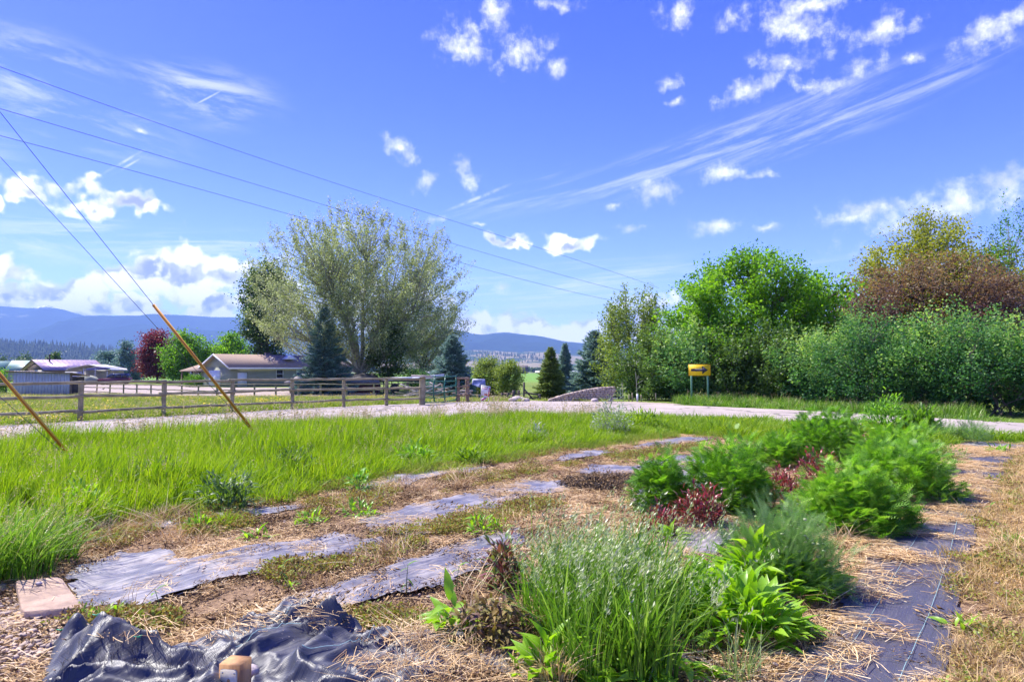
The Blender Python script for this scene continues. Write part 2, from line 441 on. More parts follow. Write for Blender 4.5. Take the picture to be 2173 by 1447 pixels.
M['stem_red'] = basic('reddish_stem', (.2, .06, .05), (.12, .05, .04), 8, .6)
M['broad'] = leaf('bright_broad_leaf', [(.13, .30, .015), (.24, .46, .02), (.38, .60, .05)], .45, .38, .5, (1.3, 1.3, .45))
M['feather'] = leaf('feathery_green', [(.045, .14, .015), (.19, .41, .03), (.42, .64, .10)], .45, .45, .4, (1.25, 1.35, .5))
M['yarrow'] = leaf('grey_green_fern', [(.12, .24, .06), (.20, .36, .10), (.34, .48, .19)], .38, .5, .35, (1.1, 1.2, .7))
M['redleaf'] = leaf('dark_red_leaf', [(.07, .15, .02), (.14, .08, .04), (.27, .05, .05), (.5, .09, .12)], .3, .35, .5, (1.4, .8, .8))
M['redgreen'] = leaf('red_tipped_green_leaf', [(.09, .2, .02), (.12, .24, .03), (.2, .1, .05), (.25, .05, .08)], .35, .4, .5)
M['wilt'] = leaf('wilted_leaf', [(.07, .04, .04), (.16, .09, .06), (.2, .18, .04), (.3, .19, .05)], .2, .6, .3)
M['silver'] = leaf('silvery_leaf', [(.2, .27, .14), (.32, .38, .26), (.45, .5, .4)], .3, .5, .4)
M['poplar'] = leaf('grey_green_poplar_leaf', [(.14, .18, .07), (.23, .28, .12), (.33, .39, .20), (.48, .53, .36)], .48, .5, .35, (1.15, 1.15, .7))
M['willow'] = leaf('blue_green_willow_leaf', [(.15, .21, .14), (.23, .30, .21), (.34, .42, .32)], .38, .5, .4, (1.1, 1.15, .8))
M['darkgreen'] = leaf('deep_green_leaf', [(.035, .08, .02), (.08, .16, .03), (.17, .28, .05)], .42, .45, .4)
M['maple'] = leaf('bright_maple_leaf', [(.05, .13, .015), (.12, .29, .02), (.27, .48, .035)], .5, .55, .25, (1.3, 1.35, .5))
M['redtree'] = leaf('crimson_maple_leaf', [(.09, .02, .03), (.17, .035, .04), (.28, .06, .06)], .42, .45, .4, (1.5, .8, .8))
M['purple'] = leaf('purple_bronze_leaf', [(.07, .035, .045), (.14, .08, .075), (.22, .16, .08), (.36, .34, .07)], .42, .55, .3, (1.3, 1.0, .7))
M['gold'] = leaf('olive_gold_leaf', [(.20, .24, .03), (.32, .36, .035), (.48, .50, .06)], .5, .55, .25)
M['hedge'] = leaf('blue_green_hedge_leaf', [(.02, .07, .025), (.05, .16, .045), (.13, .29, .08), (.40, .54, .15)], .42, .55, .25, (1.2, 1.3, .6))
M['hedge_light'] = leaf('yellow_green_hedge_leaf', [(.03, .09, .025), (.08, .21, .045), (.2, .38, .09), (.48, .6, .17)], .45, .55, .25, (1.2, 1.3, .6))
M['olive'] = leaf('olive_shrub_leaf', [(.13, .19, .035), (.21, .30, .055), (.33, .42, .10)], .46, .5, .35)
M['needle_blue'] = leaf('blue_spruce_needles', [(.08, .17, .13), (.18, .31, .25), (.34, .48, .40)], .3, .55, .35, (1, 1, 1))
M['needle_green'] = leaf('green_spruce_needles', [(.12, .17, .035), (.22, .29, .06), (.34, .42, .11)], .3, .55, .35, (1, 1.1, .8))
M['needle_far'] = leaf('far_conifer', [(.025, .05, .03), (.04, .075, .045)], .1, .7, .2)
M['distant'] = leaf('distant_leaf', [(.05, .1, .03), (.08, .15, .05), (.12, .19, .07)], .3, .6, .3)


def fabric_mat(name, base, dust, amount, rough=.36, spec=.7):
    m, t, b, out = new_mat(name)
    uv = t.new('ShaderNodeUVMap').outputs[0]
    st = t.noise(t.vmath('MULTIPLY', uv, (.5, 6, 1)), 5, 5, .6)           # streaks along the row
    pt = t.noise(uv, 3.2, 6, .65); sp = t.noise(uv, 90, 2, .5)
    d = t.smooth(t.math('ADD', t.math('MULTIPLY', st, .55), t.math('MULTIPLY', pt, .55)), .62 - amount, .95 - amount)
    c = t.mix(d, base, dust)
    c = t.mix(t.smooth(sp, .68, .74), c, (.42, .34, .26))
    sep = t.new('ShaderNodeSeparateXYZ'); t.l.new(uv, sep.inputs[0])
    t.l.new(c, b.inputs['Base Color'])
    t.l.new(t.math('ADD', rough, t.math('MULTIPLY', d, .3)), b.inputs['Roughness']); b.inputs['Specular IOR Level'].default_value = spec
    wv = t.math('SINE', t.math('MULTIPLY', sep.outputs[1], 900.0)); wu = t.math('SINE', t.math('MULTIPLY', sep.outputs[0], 900.0))
    h = t.math('ADD', t.math('MULTIPLY', t.math('ADD', wv, wu), .00022), t.math('MULTIPLY', st, .012))
    bn = t.new('ShaderNodeBump'); bn.inputs['Distance'].default_value = 1; bn.inputs['Strength'].default_value = .6
    t.l.new(h, bn.inputs['Height']); t.l.new(bn.outputs[0], b.inputs['Normal'])
    return m


M['fabric'] = fabric_mat('dusty_weed_fabric', (.115, .11, .115), (.42, .37, .33), .17)
M['fabric_dark'] = fabric_mat('dark_woven_fabric', (.065, .06, .068), (.26, .23, .21), .07, .42)
M['tarp'] = fabric_mat('crumpled_black_fabric', (.036, .038, .05), (.18, .17, .18), .10, .46, .6)
M['yarn'] = basic('pale_green_yarn', (.4, .62, .58), (.3, .5, .45), 30, .6)
M['yarn_green'] = basic('green_plastic', (.02, .35, .16), (.015, .28, .13), 30, .4)


def ground_mat():
    m, t, b, out = new_mat('ground_soil')
    p = t.new('ShaderNodeNewGeometry').outputs['Position']
    g = t.attr('v')              # 0 garden soil, 1 grassland
    n1 = t.noise(p, 1.3, 6, .65); n2 = t.noise(p, 14, 6, .7); n3 = t.noise(p, 60, 4, .7); nb = t.noise(p, .06, 4, .55)
    soil = t.ramp(t.math('ADD', t.math('MULTIPLY', n2, .6), t.math('MULTIPLY', n3, .5)), [(.3, (.12, .072, .042)), (.5, (.25, .16, .09)), (.66, (.40, .265, .15)), (.8, (.56, .41, .25))])
    gr = t.ramp(t.math('ADD', t.math('MULTIPLY', n1, .5), t.math('MULTIPLY', nb, .5)), [(.35, (.10, .17, .02)), (.52, (.17, .24, .03)), (.68, (.27, .26, .07))])
    gr = t.mix(t.smooth(n2, .35, .75), gr, (.10, .12, .025))
    far = t.ramp(nb, [(.3, (.11, .24, .03)), (.7, (.15, .28, .04))])
    sep = t.new('ShaderNodeSeparateXYZ'); t.l.new(p, sep.inputs[0])
    gr = t.mix(t.smooth(sep.outputs[1], 110, 150), gr, far)
    vf = t.ramp(t.noise(p, .0025, 5, .6), [(.3, (.08, .13, .04)), (.5, (.16, .19, .06)), (.7, (.25, .23, .11))])
    gr = t.mix(t.smooth(sep.outputs[1], 610, 700), gr, vf)
    t.l.new(t.mix(g, soil, gr), b.inputs['Base Color']); b.inputs['Roughness'].default_value = .95; b.inputs['Specular IOR Level'].default_value = .2
    bn = t.new('ShaderNodeBump'); bn.inputs['Distance'].default_value = .03
    t.l.new(t.math('ADD', n2, t.math('MULTIPLY', n3, .5)), bn.inputs['Height']); t.l.new(bn.outputs[0], b.inputs['Normal'])
    return m


def road_mat(name, c1, c2, c3, cracks=True):
    m, t, b, out = new_mat(name)
    p = t.new('ShaderNodeNewGeometry').outputs['Position']
    n1 = t.noise(p, .5, 5, .6); n2 = t.noise(p, 60, 3, .7)
    c = t.mix(t.smooth(n1, .35, .65), c1, c2); c = t.mix(t.smooth(n2, .5, .75), c, c3)
    if cracks:
        vo = t.new('ShaderNodeTexVoronoi', feature='DISTANCE_TO_EDGE'); vo.inputs['Scale'].default_value = .22
        t.l.new(t.vmath('ADD', p, t.vmath('SCALE', t.noise(p, 1.2, 4, .6, out=1), scale=1.6)), vo.inputs['Vector'])
        c = t.mix(t.smooth(vo.outputs['Distance'], .02, .0), c, (.10, .09, .09))
        c = t.mix(t.smooth(t.noise(p, 2.2, 4, .7), .58, .7), c, tuple(k * .72 for k in c2))
    t.l.new(c, b.inputs['Base Color']); b.inputs['Roughness'].default_value = .9; b.inputs['Specular IOR Level'].default_value = .3
    bn = t.new('ShaderNodeBump'); bn.inputs['Distance'].default_value = .006; t.l.new(n2, bn.inputs['Height']); t.l.new(bn.outputs[0], b.inputs['Normal'])
    return m


M['ground'] = ground_mat()
M['road'] = road_mat('pale_old_asphalt', (.40, .335, .295), (.32, .27, .24), (.50, .43, .38))
M['gravel'] = road_mat('pinkish_gravel', (.36, .29, .25), (.3, .24, .2), (.45, .37, .32), False)


def hill_mat(name, forest, field, thr, sc):
    m, t, b, out = new_mat(name)
    p = t.new('ShaderNodeNewGeometry').outputs['Position']
    n = t.noise(t.vmath('MULTIPLY', p, (1, .5, 2.5)), sc, 6, .6); n2 = t.noise(p, sc * 14, 4, .7)
    f = t.mix(t.smooth(n2, .35, .65), forest, tuple(k * 1.9 for k in forest))
    g = t.mix(t.noise(p, sc * 3, 3, .6), field, tuple(k * .75 for k in field))
    t.l.new(t.mix(t.smooth(n, thr, thr + .04), f, g), b.inputs['Base Color']); b.inputs['Roughness'].default_value = 1; b.inputs['Specular IOR Level'].default_value = 0
    return m


# ================================================================ SETTING
def build_ground():
    def axis(lims):
        out = [lims[0][0]]
        for a, b_, st in lims:
            out += list(np.arange(a + st, b_ + st * .5, st))
        return np.array(out)
    xs = axis([(-9000, -1000, 1000), (-1000, -100, 100), (-100, -20, 8), (-20, -8, 1), (-8, 10, .08), (10, 22, 1), (22, 102, 8), (102, 1002, 100), (1002, 9002, 1000)])
    ys = axis([(-2500, -100, 400), (-100, 1, 8), (1, 3, .25), (3, 9, .055), (9, 18, .14), (18, 60, 2), (60, 200, 10), (200, 700, 50), (700, 1500, 200), (1500, 10500, 1000)])
    X, Y = np.meshgrid(xs, ys); nx, ny = len(xs), len(ys)
    Z = H(X, Y); Z[(np.abs(X) > 12) | (Y > 20)] = macro(Y)[(np.abs(X) > 12) | (Y > 20)]
    g = 1 - garden_mask(X, Y); 
    # dried lawn to the right of the fabric path stays soil coloured too
    i = np.arange(ny - 1)[:, None] * nx; j = np.arange(nx - 1)[None]
    Q = np.stack([i + j, i + j + 1, i + j + nx + 1, i + j + nx], -1).reshape(-1, 4)
    o = mesh_np('ground', np.stack([X, Y, Z], -1).reshape(-1, 3), [Q], M['ground'], v=g.ravel(), smooth=True)
    struct(o)


build_ground()

FAR_EDGE = GP([(0, 905), (200, 893), (400, 882), (600, 870), (800, 860), (1000, 853.5), (1150, 852), (1300, 853), (1450, 861), (1600, 867), (1800, 877), (2000, 889), (2173, 899)])
NEAR_EDGE = GP([(0, 950), (200, 938), (400, 922), (600, 907), (800, 896), (1000, 888), (1150, 884), (1300, 885), (1450, 890), (1600, 896), (1800, 906), (2000, 919), (2173, 930)])


def extend(P, n=40.0):
    a = P[0] + (P[0] - P[1]) / np.linalg.norm(P[0] - P[1]) * n; b = P[-1] + (P[-1] - P[-2]) / np.linalg.norm(P[-1] - P[-2]) * n
    return np.vstack([a, P, b])


FAR_EDGE, NEAR_EDGE = extend(FAR_EDGE), extend(NEAR_EDGE)


def resample(P, n):
    d = np.concatenate([[0], np.cumsum(np.linalg.norm(np.diff(P, axis=0), axis=1))]); s = np.linspace(0, d[-1], n)
    return np.stack([np.interp(s, d, P[:, k]) for k in range(P.shape[1])], -1)


def ribbon(name, L1, L2, z, mat, m=7, n=160, wob=0.0):
    a, b = resample(np.asarray(L1), n), resample(np.asarray(L2), n)
    tt = np.linspace(0, 1, m)
    P = a[:, None] * (1 - tt)[None, :, None] + b[:, None] * tt[None, :, None]
    if wob:
        w = (fbm(P[..., 0], P[..., 1], 1.2, 3, 5) - .5) * wob; w[:, 1:-1] = 0
        P[..., 1] += w
    Z = macro(P[..., 1]) + z
    V = np.concatenate([P, Z[..., None]], -1).reshape(-1, 3)
    i = np.arange(n - 1)[:, None] * m; j = np.arange(m - 1)[None]
    Q = np.stack([i + j, i + j + m, i + j + m + 1, i + j + 1], -1).reshape(-1, 4)
    return mesh_np(name, V, [Q], mat)


struct(ribbon('road', NEAR_EDGE, FAR_EDGE, .02, M['road'], wob=.5))


def sheet(name, poly, z, mat, cell=.6):
    P = np.asarray(poly); x0, y0 = P.min(0); x1, y1 = P.max(0)
    nx, ny = int((x1 - x0) / cell) + 2, int((y1 - y0) / cell) + 2
    X, Y = np.meshgrid(x0 + np.arange(nx) * cell, y0 + np.arange(ny) * cell)
    jx = (vnoise(X, Y, cell * 2.2, 3) - .5) * cell * 1.2; jy = (vnoise(X, Y, cell * 2.2, 8) - .5) * cell * 1.2
    Xj, Yj = X + jx, Y + jy
    Z = macro(Yj) + z
    cxm = (X[:-1, :-1] + X[1:, 1:]) / 2; cym = (Y[:-1, :-1] + Y[1:, 1:]) / 2
    keep = inpoly(cxm, cym, P)
    i = np.arange(ny - 1)[:, None] * nx; j = np.arange(nx - 1)[None]
    Q = np.stack([i + j, i + j + 1, i + j + nx + 1, i + j + nx], -1)[keep]
    return mesh_np(name, np.stack([Xj, Yj, Z], -1).reshape(-1, 3), [Q], mat)


struct(sheet('gravel_yard', GP([(60, 836), (60, 818), (160, 814), (260, 814), (380, 820), (480, 823), (620, 823), (700, 825), (800, 830), (800, 838), (600, 842), (420, 842), (250, 835)]), .03, M['gravel'], .8))
struct(sheet('driveway', GP([(880, 853), (930, 848), (1000, 847), (1080, 848), (1170, 851), (1260, 850), (1340, 852.5), (1460, 858), (1380, 860), (1300, 856), (1150, 854.5), (1000, 856)]), .012, M['gravel'], .3))


# ---- hills and mountains
def ridge(name, sky, Yr, Yb, mat, seed, rough=.12, back=1.25, zb=-6, n=260, m=26):
    sky = np.array(sky, float); px = np.linspace(sky[0, 0], sky[-1, 0], n)
    py = np.interp(px, sky[:, 0], sky[:, 1])
    k = np.ones(5) / 5; py = np.convolve(np.pad(py, 2, 'edge'), k, 'valid')
    X0 = (px - CX) / F * Yr; Zr = (HOR - py) / F * Yr
    Zr = Zr + (fbm(X0, X0 * 0, Yr * .012, 4, seed) - .5) * Yr * .0022
    ts = np.concatenate([np.linspace(0, 1, m), [1.12, back]])
    V = []
    for t_ in ts:
        Yt = Yb + (Yr - Yb) * t_; X = X0 * (1.0 if t_ > 1 else 1)
        prof = t_ ** 1.25 if t_ <= 1 else max(0, 1 - (t_ - 1) * 2.2)
        rn = (np.abs(fbm(X, X * 0 + Yt * .45, Yr * .09, 4, seed + 4) - .5) * 2)
        rr = Zr * prof + (Zr * rough * 2.2) * (.5 - rn) * (4 * min(t_, 1) * (1 - min(t_, 1)) + (0 if t_ <= 1 else 0))
        V.append(np.stack([X, np.full(n, Yt), zb + np.maximum(rr, 0) if t_ < 1 else rr], -1))
    V = np.array(V); mm = len(ts)
    i = np.arange(mm - 1)[:, None] * n; j = np.arange(n - 1)[None]
    Q = np.stack([i + j, i + j + 1, i + j + n + 1, i + j + n], -1).reshape(-1, 4)
    o = mesh_np(name, V.reshape(-1, 3), [Q], mat, smooth=True); struct(o)
    return V


ridge('mountains', [(-900, 690), (-500, 660), (-200, 640), (0, 650), (40, 652), (62, 656), (80, 653), (97, 651), (118, 651), (150, 661), (200, 678), (235, 682), (268, 679), (300, 673), (340, 667), (390, 668), (430, 671), (465, 674), (500, 671), (560, 682), (700, 700), (900, 720), (1400, 745), (2400, 740), (3200, 700)],
      9000, 5200, hill_mat('mountain_forest', (.014, .028, .024), (.24, .25, .15), .63, .0016), 1, .3)
ridge('mountain_ridge', [(500, 770), (750, 735), (880, 712), (940, 694), (979, 701), (1000, 708), (1018, 712), (1046, 705), (1071, 704), (1115, 710), (1156, 713), (1184, 723), (1239, 728), (1300, 731), (1450, 742), (1700, 745), (2200, 730), (3000, 720)],
      7000, 4600, hill_mat('ridge_forest', (.012, .024, .02), (.24, .23, .14), .62, .002), 2, .26)
FH = ridge('foothills', [(300, 779), (700, 768), (900, 752), (980, 742), (1040, 743), (1100, 748), (1160, 744), (1230, 752), (1350, 756), (1700, 758), (2400, 750)],
      4300, 2300, hill_mat('foothill_fields', (.035, .055, .035), (.30, .25, .15), .44, .0028), 3, .2)
TH = ridge('forested_hill', [(-1500, 700), (-600, 712), (0, 727), (100, 729), (200, 738), (260, 745), (400, 760), (600, 774), (760, 781)],
      2400, 1300, hill_mat('hill_forest', (.022, .042, .028), (.12, .14, .06), .72, .004), 5, .1)

# snow patch by the summit
snow = MB()
for (sx, sy, w_) in [(90, 654, 60), (101, 652, 80), (108, 653, 60)]:
    p = A(sx, sy + 1, 8700); snow.box((p[0], p[1] - 60, p[2] + 2), (w_, 120, 12), rz=.2, rx=.3)
struct(snow.build('snow_patch', M['white_paint']))

# ================================================================ INSTANCED STUFF
lib_count = [0]


def lib_collection(objs):
    lib_count[0] += 1
    c = bpy.data.collections.new('clump_library_%d' % lib_count[0])
    for o in objs: c.objects.link(o)
    return c


def scatter(name, clumps, pts, rot, scl, label, cat):
    """one stuff object; geometry nodes put the clumps on its points"""
    pts = np.asarray(pts, np.float32); n = len(pts)
    me = bpy.data.meshes.new(name); me.vertices.add(n); me.vertices.foreach_set('co', pts.ravel())
    a = me.attributes.new('rot', 'FLOAT_VECTOR', 'POINT'); a.data.foreach_set('vector', np.asarray(rot, np.float32).ravel())
    a = me.attributes.new('scl', 'FLOAT_VECTOR', 'POINT')
    scl = np.asarray(scl, np.float32); scl = np.repeat(scl[:, None], 3, 1) if scl.ndim == 1 else scl
    a.data.foreach_set('vector', scl.ravel())
    a = me.attributes.new('pick', 'INT', 'POINT'); a.data.foreach_set('value', rng.integers(0, len(clumps), n).astype(np.int32))
    o = bpy.data.objects.new(name, me); col.objects.link(o)
    nt = bpy.data.node_groups.new(name + '_nodes', 'GeometryNodeTree')
    nt.interface.new_socket('Geometry', in_out='INPUT', socket_type='NodeSocketGeometry')
    nt.interface.new_socket('Geometry', in_out='OUTPUT', socket_type='NodeSocketGeometry')
    gi = nt.nodes.new('NodeGroupInput'); go = nt.nodes.new('NodeGroupOutput'); ip = nt.nodes.new('GeometryNodeInstanceOnPoints')
    ci = nt.nodes.new('GeometryNodeCollectionInfo'); ci.inputs['Collection'].default_value = lib_collection(clumps)
    ci.inputs['Separate Children'].default_value = True; ci.inputs['Reset Children'].default_value = True
    ip.inputs['Pick Instance'].default_value = True

    def na(nm, ty):
        k = nt.nodes.new('GeometryNodeInputNamedAttribute'); k.data_type = ty; k.inputs['Name'].default_value = nm
        return k.outputs['Attribute']
    L = nt.links; L.new(gi.outputs[0], ip.inputs['Points']); L.new(ci.outputs[0], ip.inputs['Instance'])
    L.new(na('pick', 'INT'), ip.inputs['Instance Index']); L.new(na('rot', 'FLOAT_VECTOR'), ip.inputs['Rotation']); L.new(na('scl', 'FLOAT_VECTOR'), ip.inputs['Scale'])
    L.new(ip.outputs[0], go.inputs[0])
    md = o.modifiers.new('scatter', 'NODES'); md.node_group = nt
    stuff(o, label, cat)
    return o


def blades(n, h, spread, width, lean=.35, seg=3, wind=(0.12, 0, 0), hvar=.35, drop=0.25, droop_frac=0.15):
    """arched grass blades -> V, Q, T, v"""
    a = rng.random(n) * 2 * pi; r = np.sqrt(rng.random(n)) * spread
    base = np.stack([r * np.cos(a), r * np.sin(a), np.zeros(n)], -1)
    hh = h * (1 - hvar + 2 * hvar * rng.random(n)) * (1 - .25 * (r / max(spread, 1e-6)) ** 2)
    az = a + rng.normal(0, 1.0, n); le = lean * (0.2 + rng.random(n) * 1.2)
    le = np.where(rng.random(n) < droop_frac, le * 2.2, le)
    d = np.stack([np.cos(az), np.sin(az), np.zeros(n)], -1) * le[:, None] + np.array(wind)
    w = width * (.6 + .8 * rng.random(n)); fa = rng.random(n) * pi
    side = np.stack([np.cos(fa), np.sin(fa), np.zeros(n)], -1)
    rows = []
    for k in range(seg + 1):
        t_ = k / seg
        c = base + d * (hh * t_ ** 2)[:, None]; c[:, 2] += hh * (t_ - drop * np.clip(le, 0, 1.5) * t_ ** 2)
        if k < seg:
            ww = w * (1 - .55 * t_ ** 1.5) * (.7 if k == 0 else 1)
            rows += [c - side * ww[:, None] / 2, c + side * ww[:, None] / 2]
        else: rows.append(c)
    K = len(rows); V = np.stack(rows, 1).reshape(-1, 3); b = np.arange(n)[:, None] * K
    Q = np.concatenate([b + np.array([[2 * k, 2 * k + 1, 2 * k + 3, 2 * k + 2]]) for k in range(seg - 1)]) if seg > 1 else np.zeros((0, 4), int)
    T = b + np.array([[2 * (seg - 1), 2 * (seg - 1) + 1, 2 * seg]])
    v = np.repeat(rng.random(n), K) * .75 + np.tile(np.linspace(0, .25, K), n)
    tips = V.reshape(n, K, 3)[:, -1]
    return V, Q, T, v, tips


def grass_clump(n, h, spread, width, mat, seeds=0, seedmat=None, name='clump', seed_h=1.5, spk=1.0, **kw):
    V, Q, T, v, tips = blades(n, h, spread, width, **kw)
    Vs, Fs, vs, mi = [V], [Q, T], [v], [np.zeros(len(Q) + len(T), int)]
    off = len(V)
    if seeds:
        SV, SQ, ST, sv, stips = blades(seeds, h * seed_h, spread * .9, width * .35, lean=.25, seg=3, wind=kw.get('wind', (.12, 0, 0)), hvar=.2)
        # little spikelets around the upper stem
        K = 7; B = SV.reshape(seeds, K, 3); P = []; 
        for q in range(9):
            f = rng.random(seeds)[:, None]; c = B[:, -1] * f + B[:, 3] * (1 - f); P.append(c)
        P = np.concatenate(P) + rng.normal(0, .012, (seeds * 9, 3))
        dr = rng.normal(0, 1, P.shape) + np.array([.6, 0, .4]); dr /= np.linalg.norm(dr, axis=1)[:, None]
        s2 = np.cross(dr, rng.normal(0, 1, P.shape)); s2 /= np.linalg.norm(s2, axis=1)[:, None] + 1e-6
        ln = .028 * spk; wd = .006 * spk
        D = np.stack([P, P + dr * ln * .5 + s2 * wd, P + dr * ln, P + dr * ln * .5 - s2 * wd], 1).reshape(-1, 3)
        dq = np.arange(len(P))[:, None] * 4 + np.arange(4)[None]
        Vs += [SV, D]; Fs = [np.concatenate([Q, SQ + off, dq + off + len(SV)]), np.concatenate([T, ST + off])]
        vs += [sv, np.repeat(rng.random(len(P)), 4)]
        mi = [np.concatenate([np.zeros(len(Q)), np.ones(len(SQ) + len(dq))]), np.concatenate([np.zeros(len(T)), np.ones(len(ST))])]
        return mesh_np(name, np.vstack(Vs), Fs, v=np.concatenate(vs), link=False, mats=[mat, seedmat], midx=np.concatenate(mi))
    return mesh_np(name, V, [Q, T], mat, v=v, link=False)


def sample_poly(poly, dens, densfn=None):
    P = np.asarray(poly); x0, y0 = P.min(0); x1, y1 = P.max(0); n = int((x1 - x0) * (y1 - y0) * dens)
    x = x0 + rng.random(n) * (x1 - x0); y = y0 + rng.random(n) * (y1 - y0)
    jx = (vnoise(x, y, .35, 4) - .5) * .35; jy = (vnoise(x, y, .35, 6) - .5) * .35
    k = inpoly(x + jx, y + jy, P); x, y = x[k], y[k]
    if densfn is not None:
        k = rng.random(len(x)) < densfn(x, y); x, y = x[k], y[k]
    return x, y


def put_grass(name, clumps, x, y, smin, smax, label, cat='grass', zoff=-.01, patch=1.5, tilt=.1, hfn=None):
    n = len(x); z = H(x, y) + zoff
    rot = np.stack([rng.normal(0, tilt, n), rng.normal(0, tilt, n), rng.normal(0, .7, n)], -1)
    s = (smin + (smax - smin) * rng.random(n)) * (.7 + .6 * fbm(x, y, patch, 3, 13))
    s = np.stack([s, s, s * (hfn(x, y) if hfn is not None else 1)], -1)
    return scatter(name, clumps, np.stack([x, y, z], -1), rot, s, label, cat)


# tall verge grass between road and garden
near = NEAR_EDGE[(NEAR_EDGE[:, 0] > -30) & (NEAR_EDGE[:, 0] < 30)]
VERGE = np.vstack([VERGE_EDGE, near[::-1] - np.array([0, .35])])
tall = [grass_clump(55, .5, .2, .0125, M['grass'], seeds=k % 2 * 1, seedmat=M['seed'], wind=(.14, -.02, 0), seed_h=1.35) for k in range(6)]
x, y = sample_poly(VERGE, 24, lambda x, y: np.where(x > 3.3, .0, 1) * np.where(x < -16, .3, 1))
k = x < 3.3
put_grass('tall_grass', tall, x, y, .62, 1.05, 'tall bright green grass on the verge below the road', hfn=lambda x, y: (.62 + .76 * fbm(x, y, .8, 3, 23)) * np.where(x < -2, 1.0, .8) * np.clip(.6 + .12 * (y - np.interp(x, VERGE_EDGE[:, 0], VERGE_EDGE[:, 1])), .6, 1.0) * np.clip(.5 + .17 * (np.interp(x, NEAR_EDGE[:, 0], NEAR_EDGE[:, 1]) - y), .5, 1.0))
low = [grass_clump(60, .26, .24, .015, M['grass'], wind=(.08, 0, 0), lean=.6, droop_frac=.3) for k in range(4)]
x, y = sample_poly(VERGE, 17, lambda x, y: np.where(x > 2.6, 1.0, .0) * np.where(x > 14, .4, 1))
put_grass('low_grass', low, x, y, .7, 1.3, 'low leafy bright green growth along the road edge past the garden')
# seed stems over the grass by the road
seedc = [grass_clump(6, .3, .2, .014, M['grass'], seeds=12, seedmat=M['seed'], wind=(.13, 0, 0), seed_h=2.5, spk=1.7) for k in range(4)]
band = np.vstack([near - np.array([0, 3.2]), near[::-1] - np.array([0, .2])])
x, y = sample_poly(band, 7, lambda x, y: np.where((x < 3) & (x > -18), fbm(x, y, 2, 2, 8) * 1.3, .0))
put_grass('seeding_grass', seedc, x, y, .75, 1.1, 'thin pale seeding grass stems standing above the verge by the road')
edgec = [grass_clump(40, .11, .14, .009, M['pasture'], lean=.8, wind=(0, 0, 0), hvar=.5, seg=2) for k in range(3)]
ex_ = rng.uniform(-6, 6, 2600); ey_ = np.interp(ex_, VERGE_EDGE[:, 0], VERGE_EDGE[:, 1]) - np.abs(rng.normal(0, .32, 2600)) + .1; k = fbm(ex_, ey_, .5, 3, 29) > .42
put_grass('edge_grass', edgec, ex_[k], ey_[k], .5, 1.3, 'short thinning grass where the verge meets the garden floor', tilt=.3)
# pasture beyond the road
past = [grass_clump(90, .17, .38, .02, M['pasture'], seeds=3, seedmat=M['seed'], wind=(.05, 0, 0), lean=.5, seed_h=1.7) for k in range(5)]
farE = FAR_EDGE[(FAR_EDGE[:, 0] > -34) & (FAR_EDGE[:, 0] < 5.0)]
PAST = np.vstack([farE + np.array([0, .25]), GP([(1150, 850), (1000, 848), (900, 846), (600, 845), (400, 844), (200, 838), (0, 838), (-200, 838)])])
x, y = sample_poly(PAST, 7)
put_grass('pasture_grass', past, x, y, .7, 1.2, 'short yellowish pasture grass between the road and the rail fences', patch=3)
fl = []
for k in range(3):
    V, Q, T, v, tips = blades(9, .2, .3, .006)
    c = np.repeat(tips, 3, 0) + rng.normal(0, .012, (27, 3)); a_ = rng.random(27) * 2 * pi
    D = np.stack([c + .022 * np.stack([np.cos(a_ + q), np.sin(a_ + q), .2 * np.cos(2 * q + a_)], -1) for q in (0, pi / 2, pi, 3 * pi / 2)], 1).reshape(-1, 3)
    dq = np.arange(27)[:, None] * 4 + np.arange(4)[None] + len(V)
    fl.append(mesh_np('flowers', np.vstack([V, D]), [np.concatenate([Q, dq]), T], v=np.concatenate([v, np.full(len(D), .6)]), link=False, mats=[M['pasture'], M['yellow']],
                      midx=np.concatenate([np.zeros(len(Q)), np.ones(27), np.zeros(len(T))])))
x, y = sample_poly(PAST, 2.0, lambda x, y: np.clip((-4 - x) / 8, 0, 1) * (fbm(x, y, 2, 2, 5) > .5) * np.where(y < 40, 1, .2))
put_grass('yellow_wildflowers', fl, x, y, .8, 1.3, 'tiny yellow wildflowers dotted through the pasture', 'wildflowers')
# grass strip below the hedge beyond the road
farR = FAR_EDGE[(FAR_EDGE[:, 0] > 5.5) & (FAR_EDGE[:, 0] < 34)]
HED = np.vstack([farR + np.array([0, .2]), farR[::-1] + np.array([.8, 5.0])])
hedc = [grass_clump(70, .36, .3, .018, M['grass_blue'], seeds=2, seedmat=M['seed'], lean=.4) for k in range(4)]
x, y = sample_poly(HED, 9)
put_grass('hedge_grass', hedc, x, y, .6, 1.3, 'blue green rough grass between the road and the hedge', patch=3,
          hfn=lambda x, y: np.clip((y - np.interp(x, FAR_EDGE[:, 0], FAR_EDGE[:, 1])) * .55 + .25, .3, 1.1))

# ================================================================ GARDEN FLOOR
DV = np.array([.6, .8]); CV = np.array([.8, -.6])


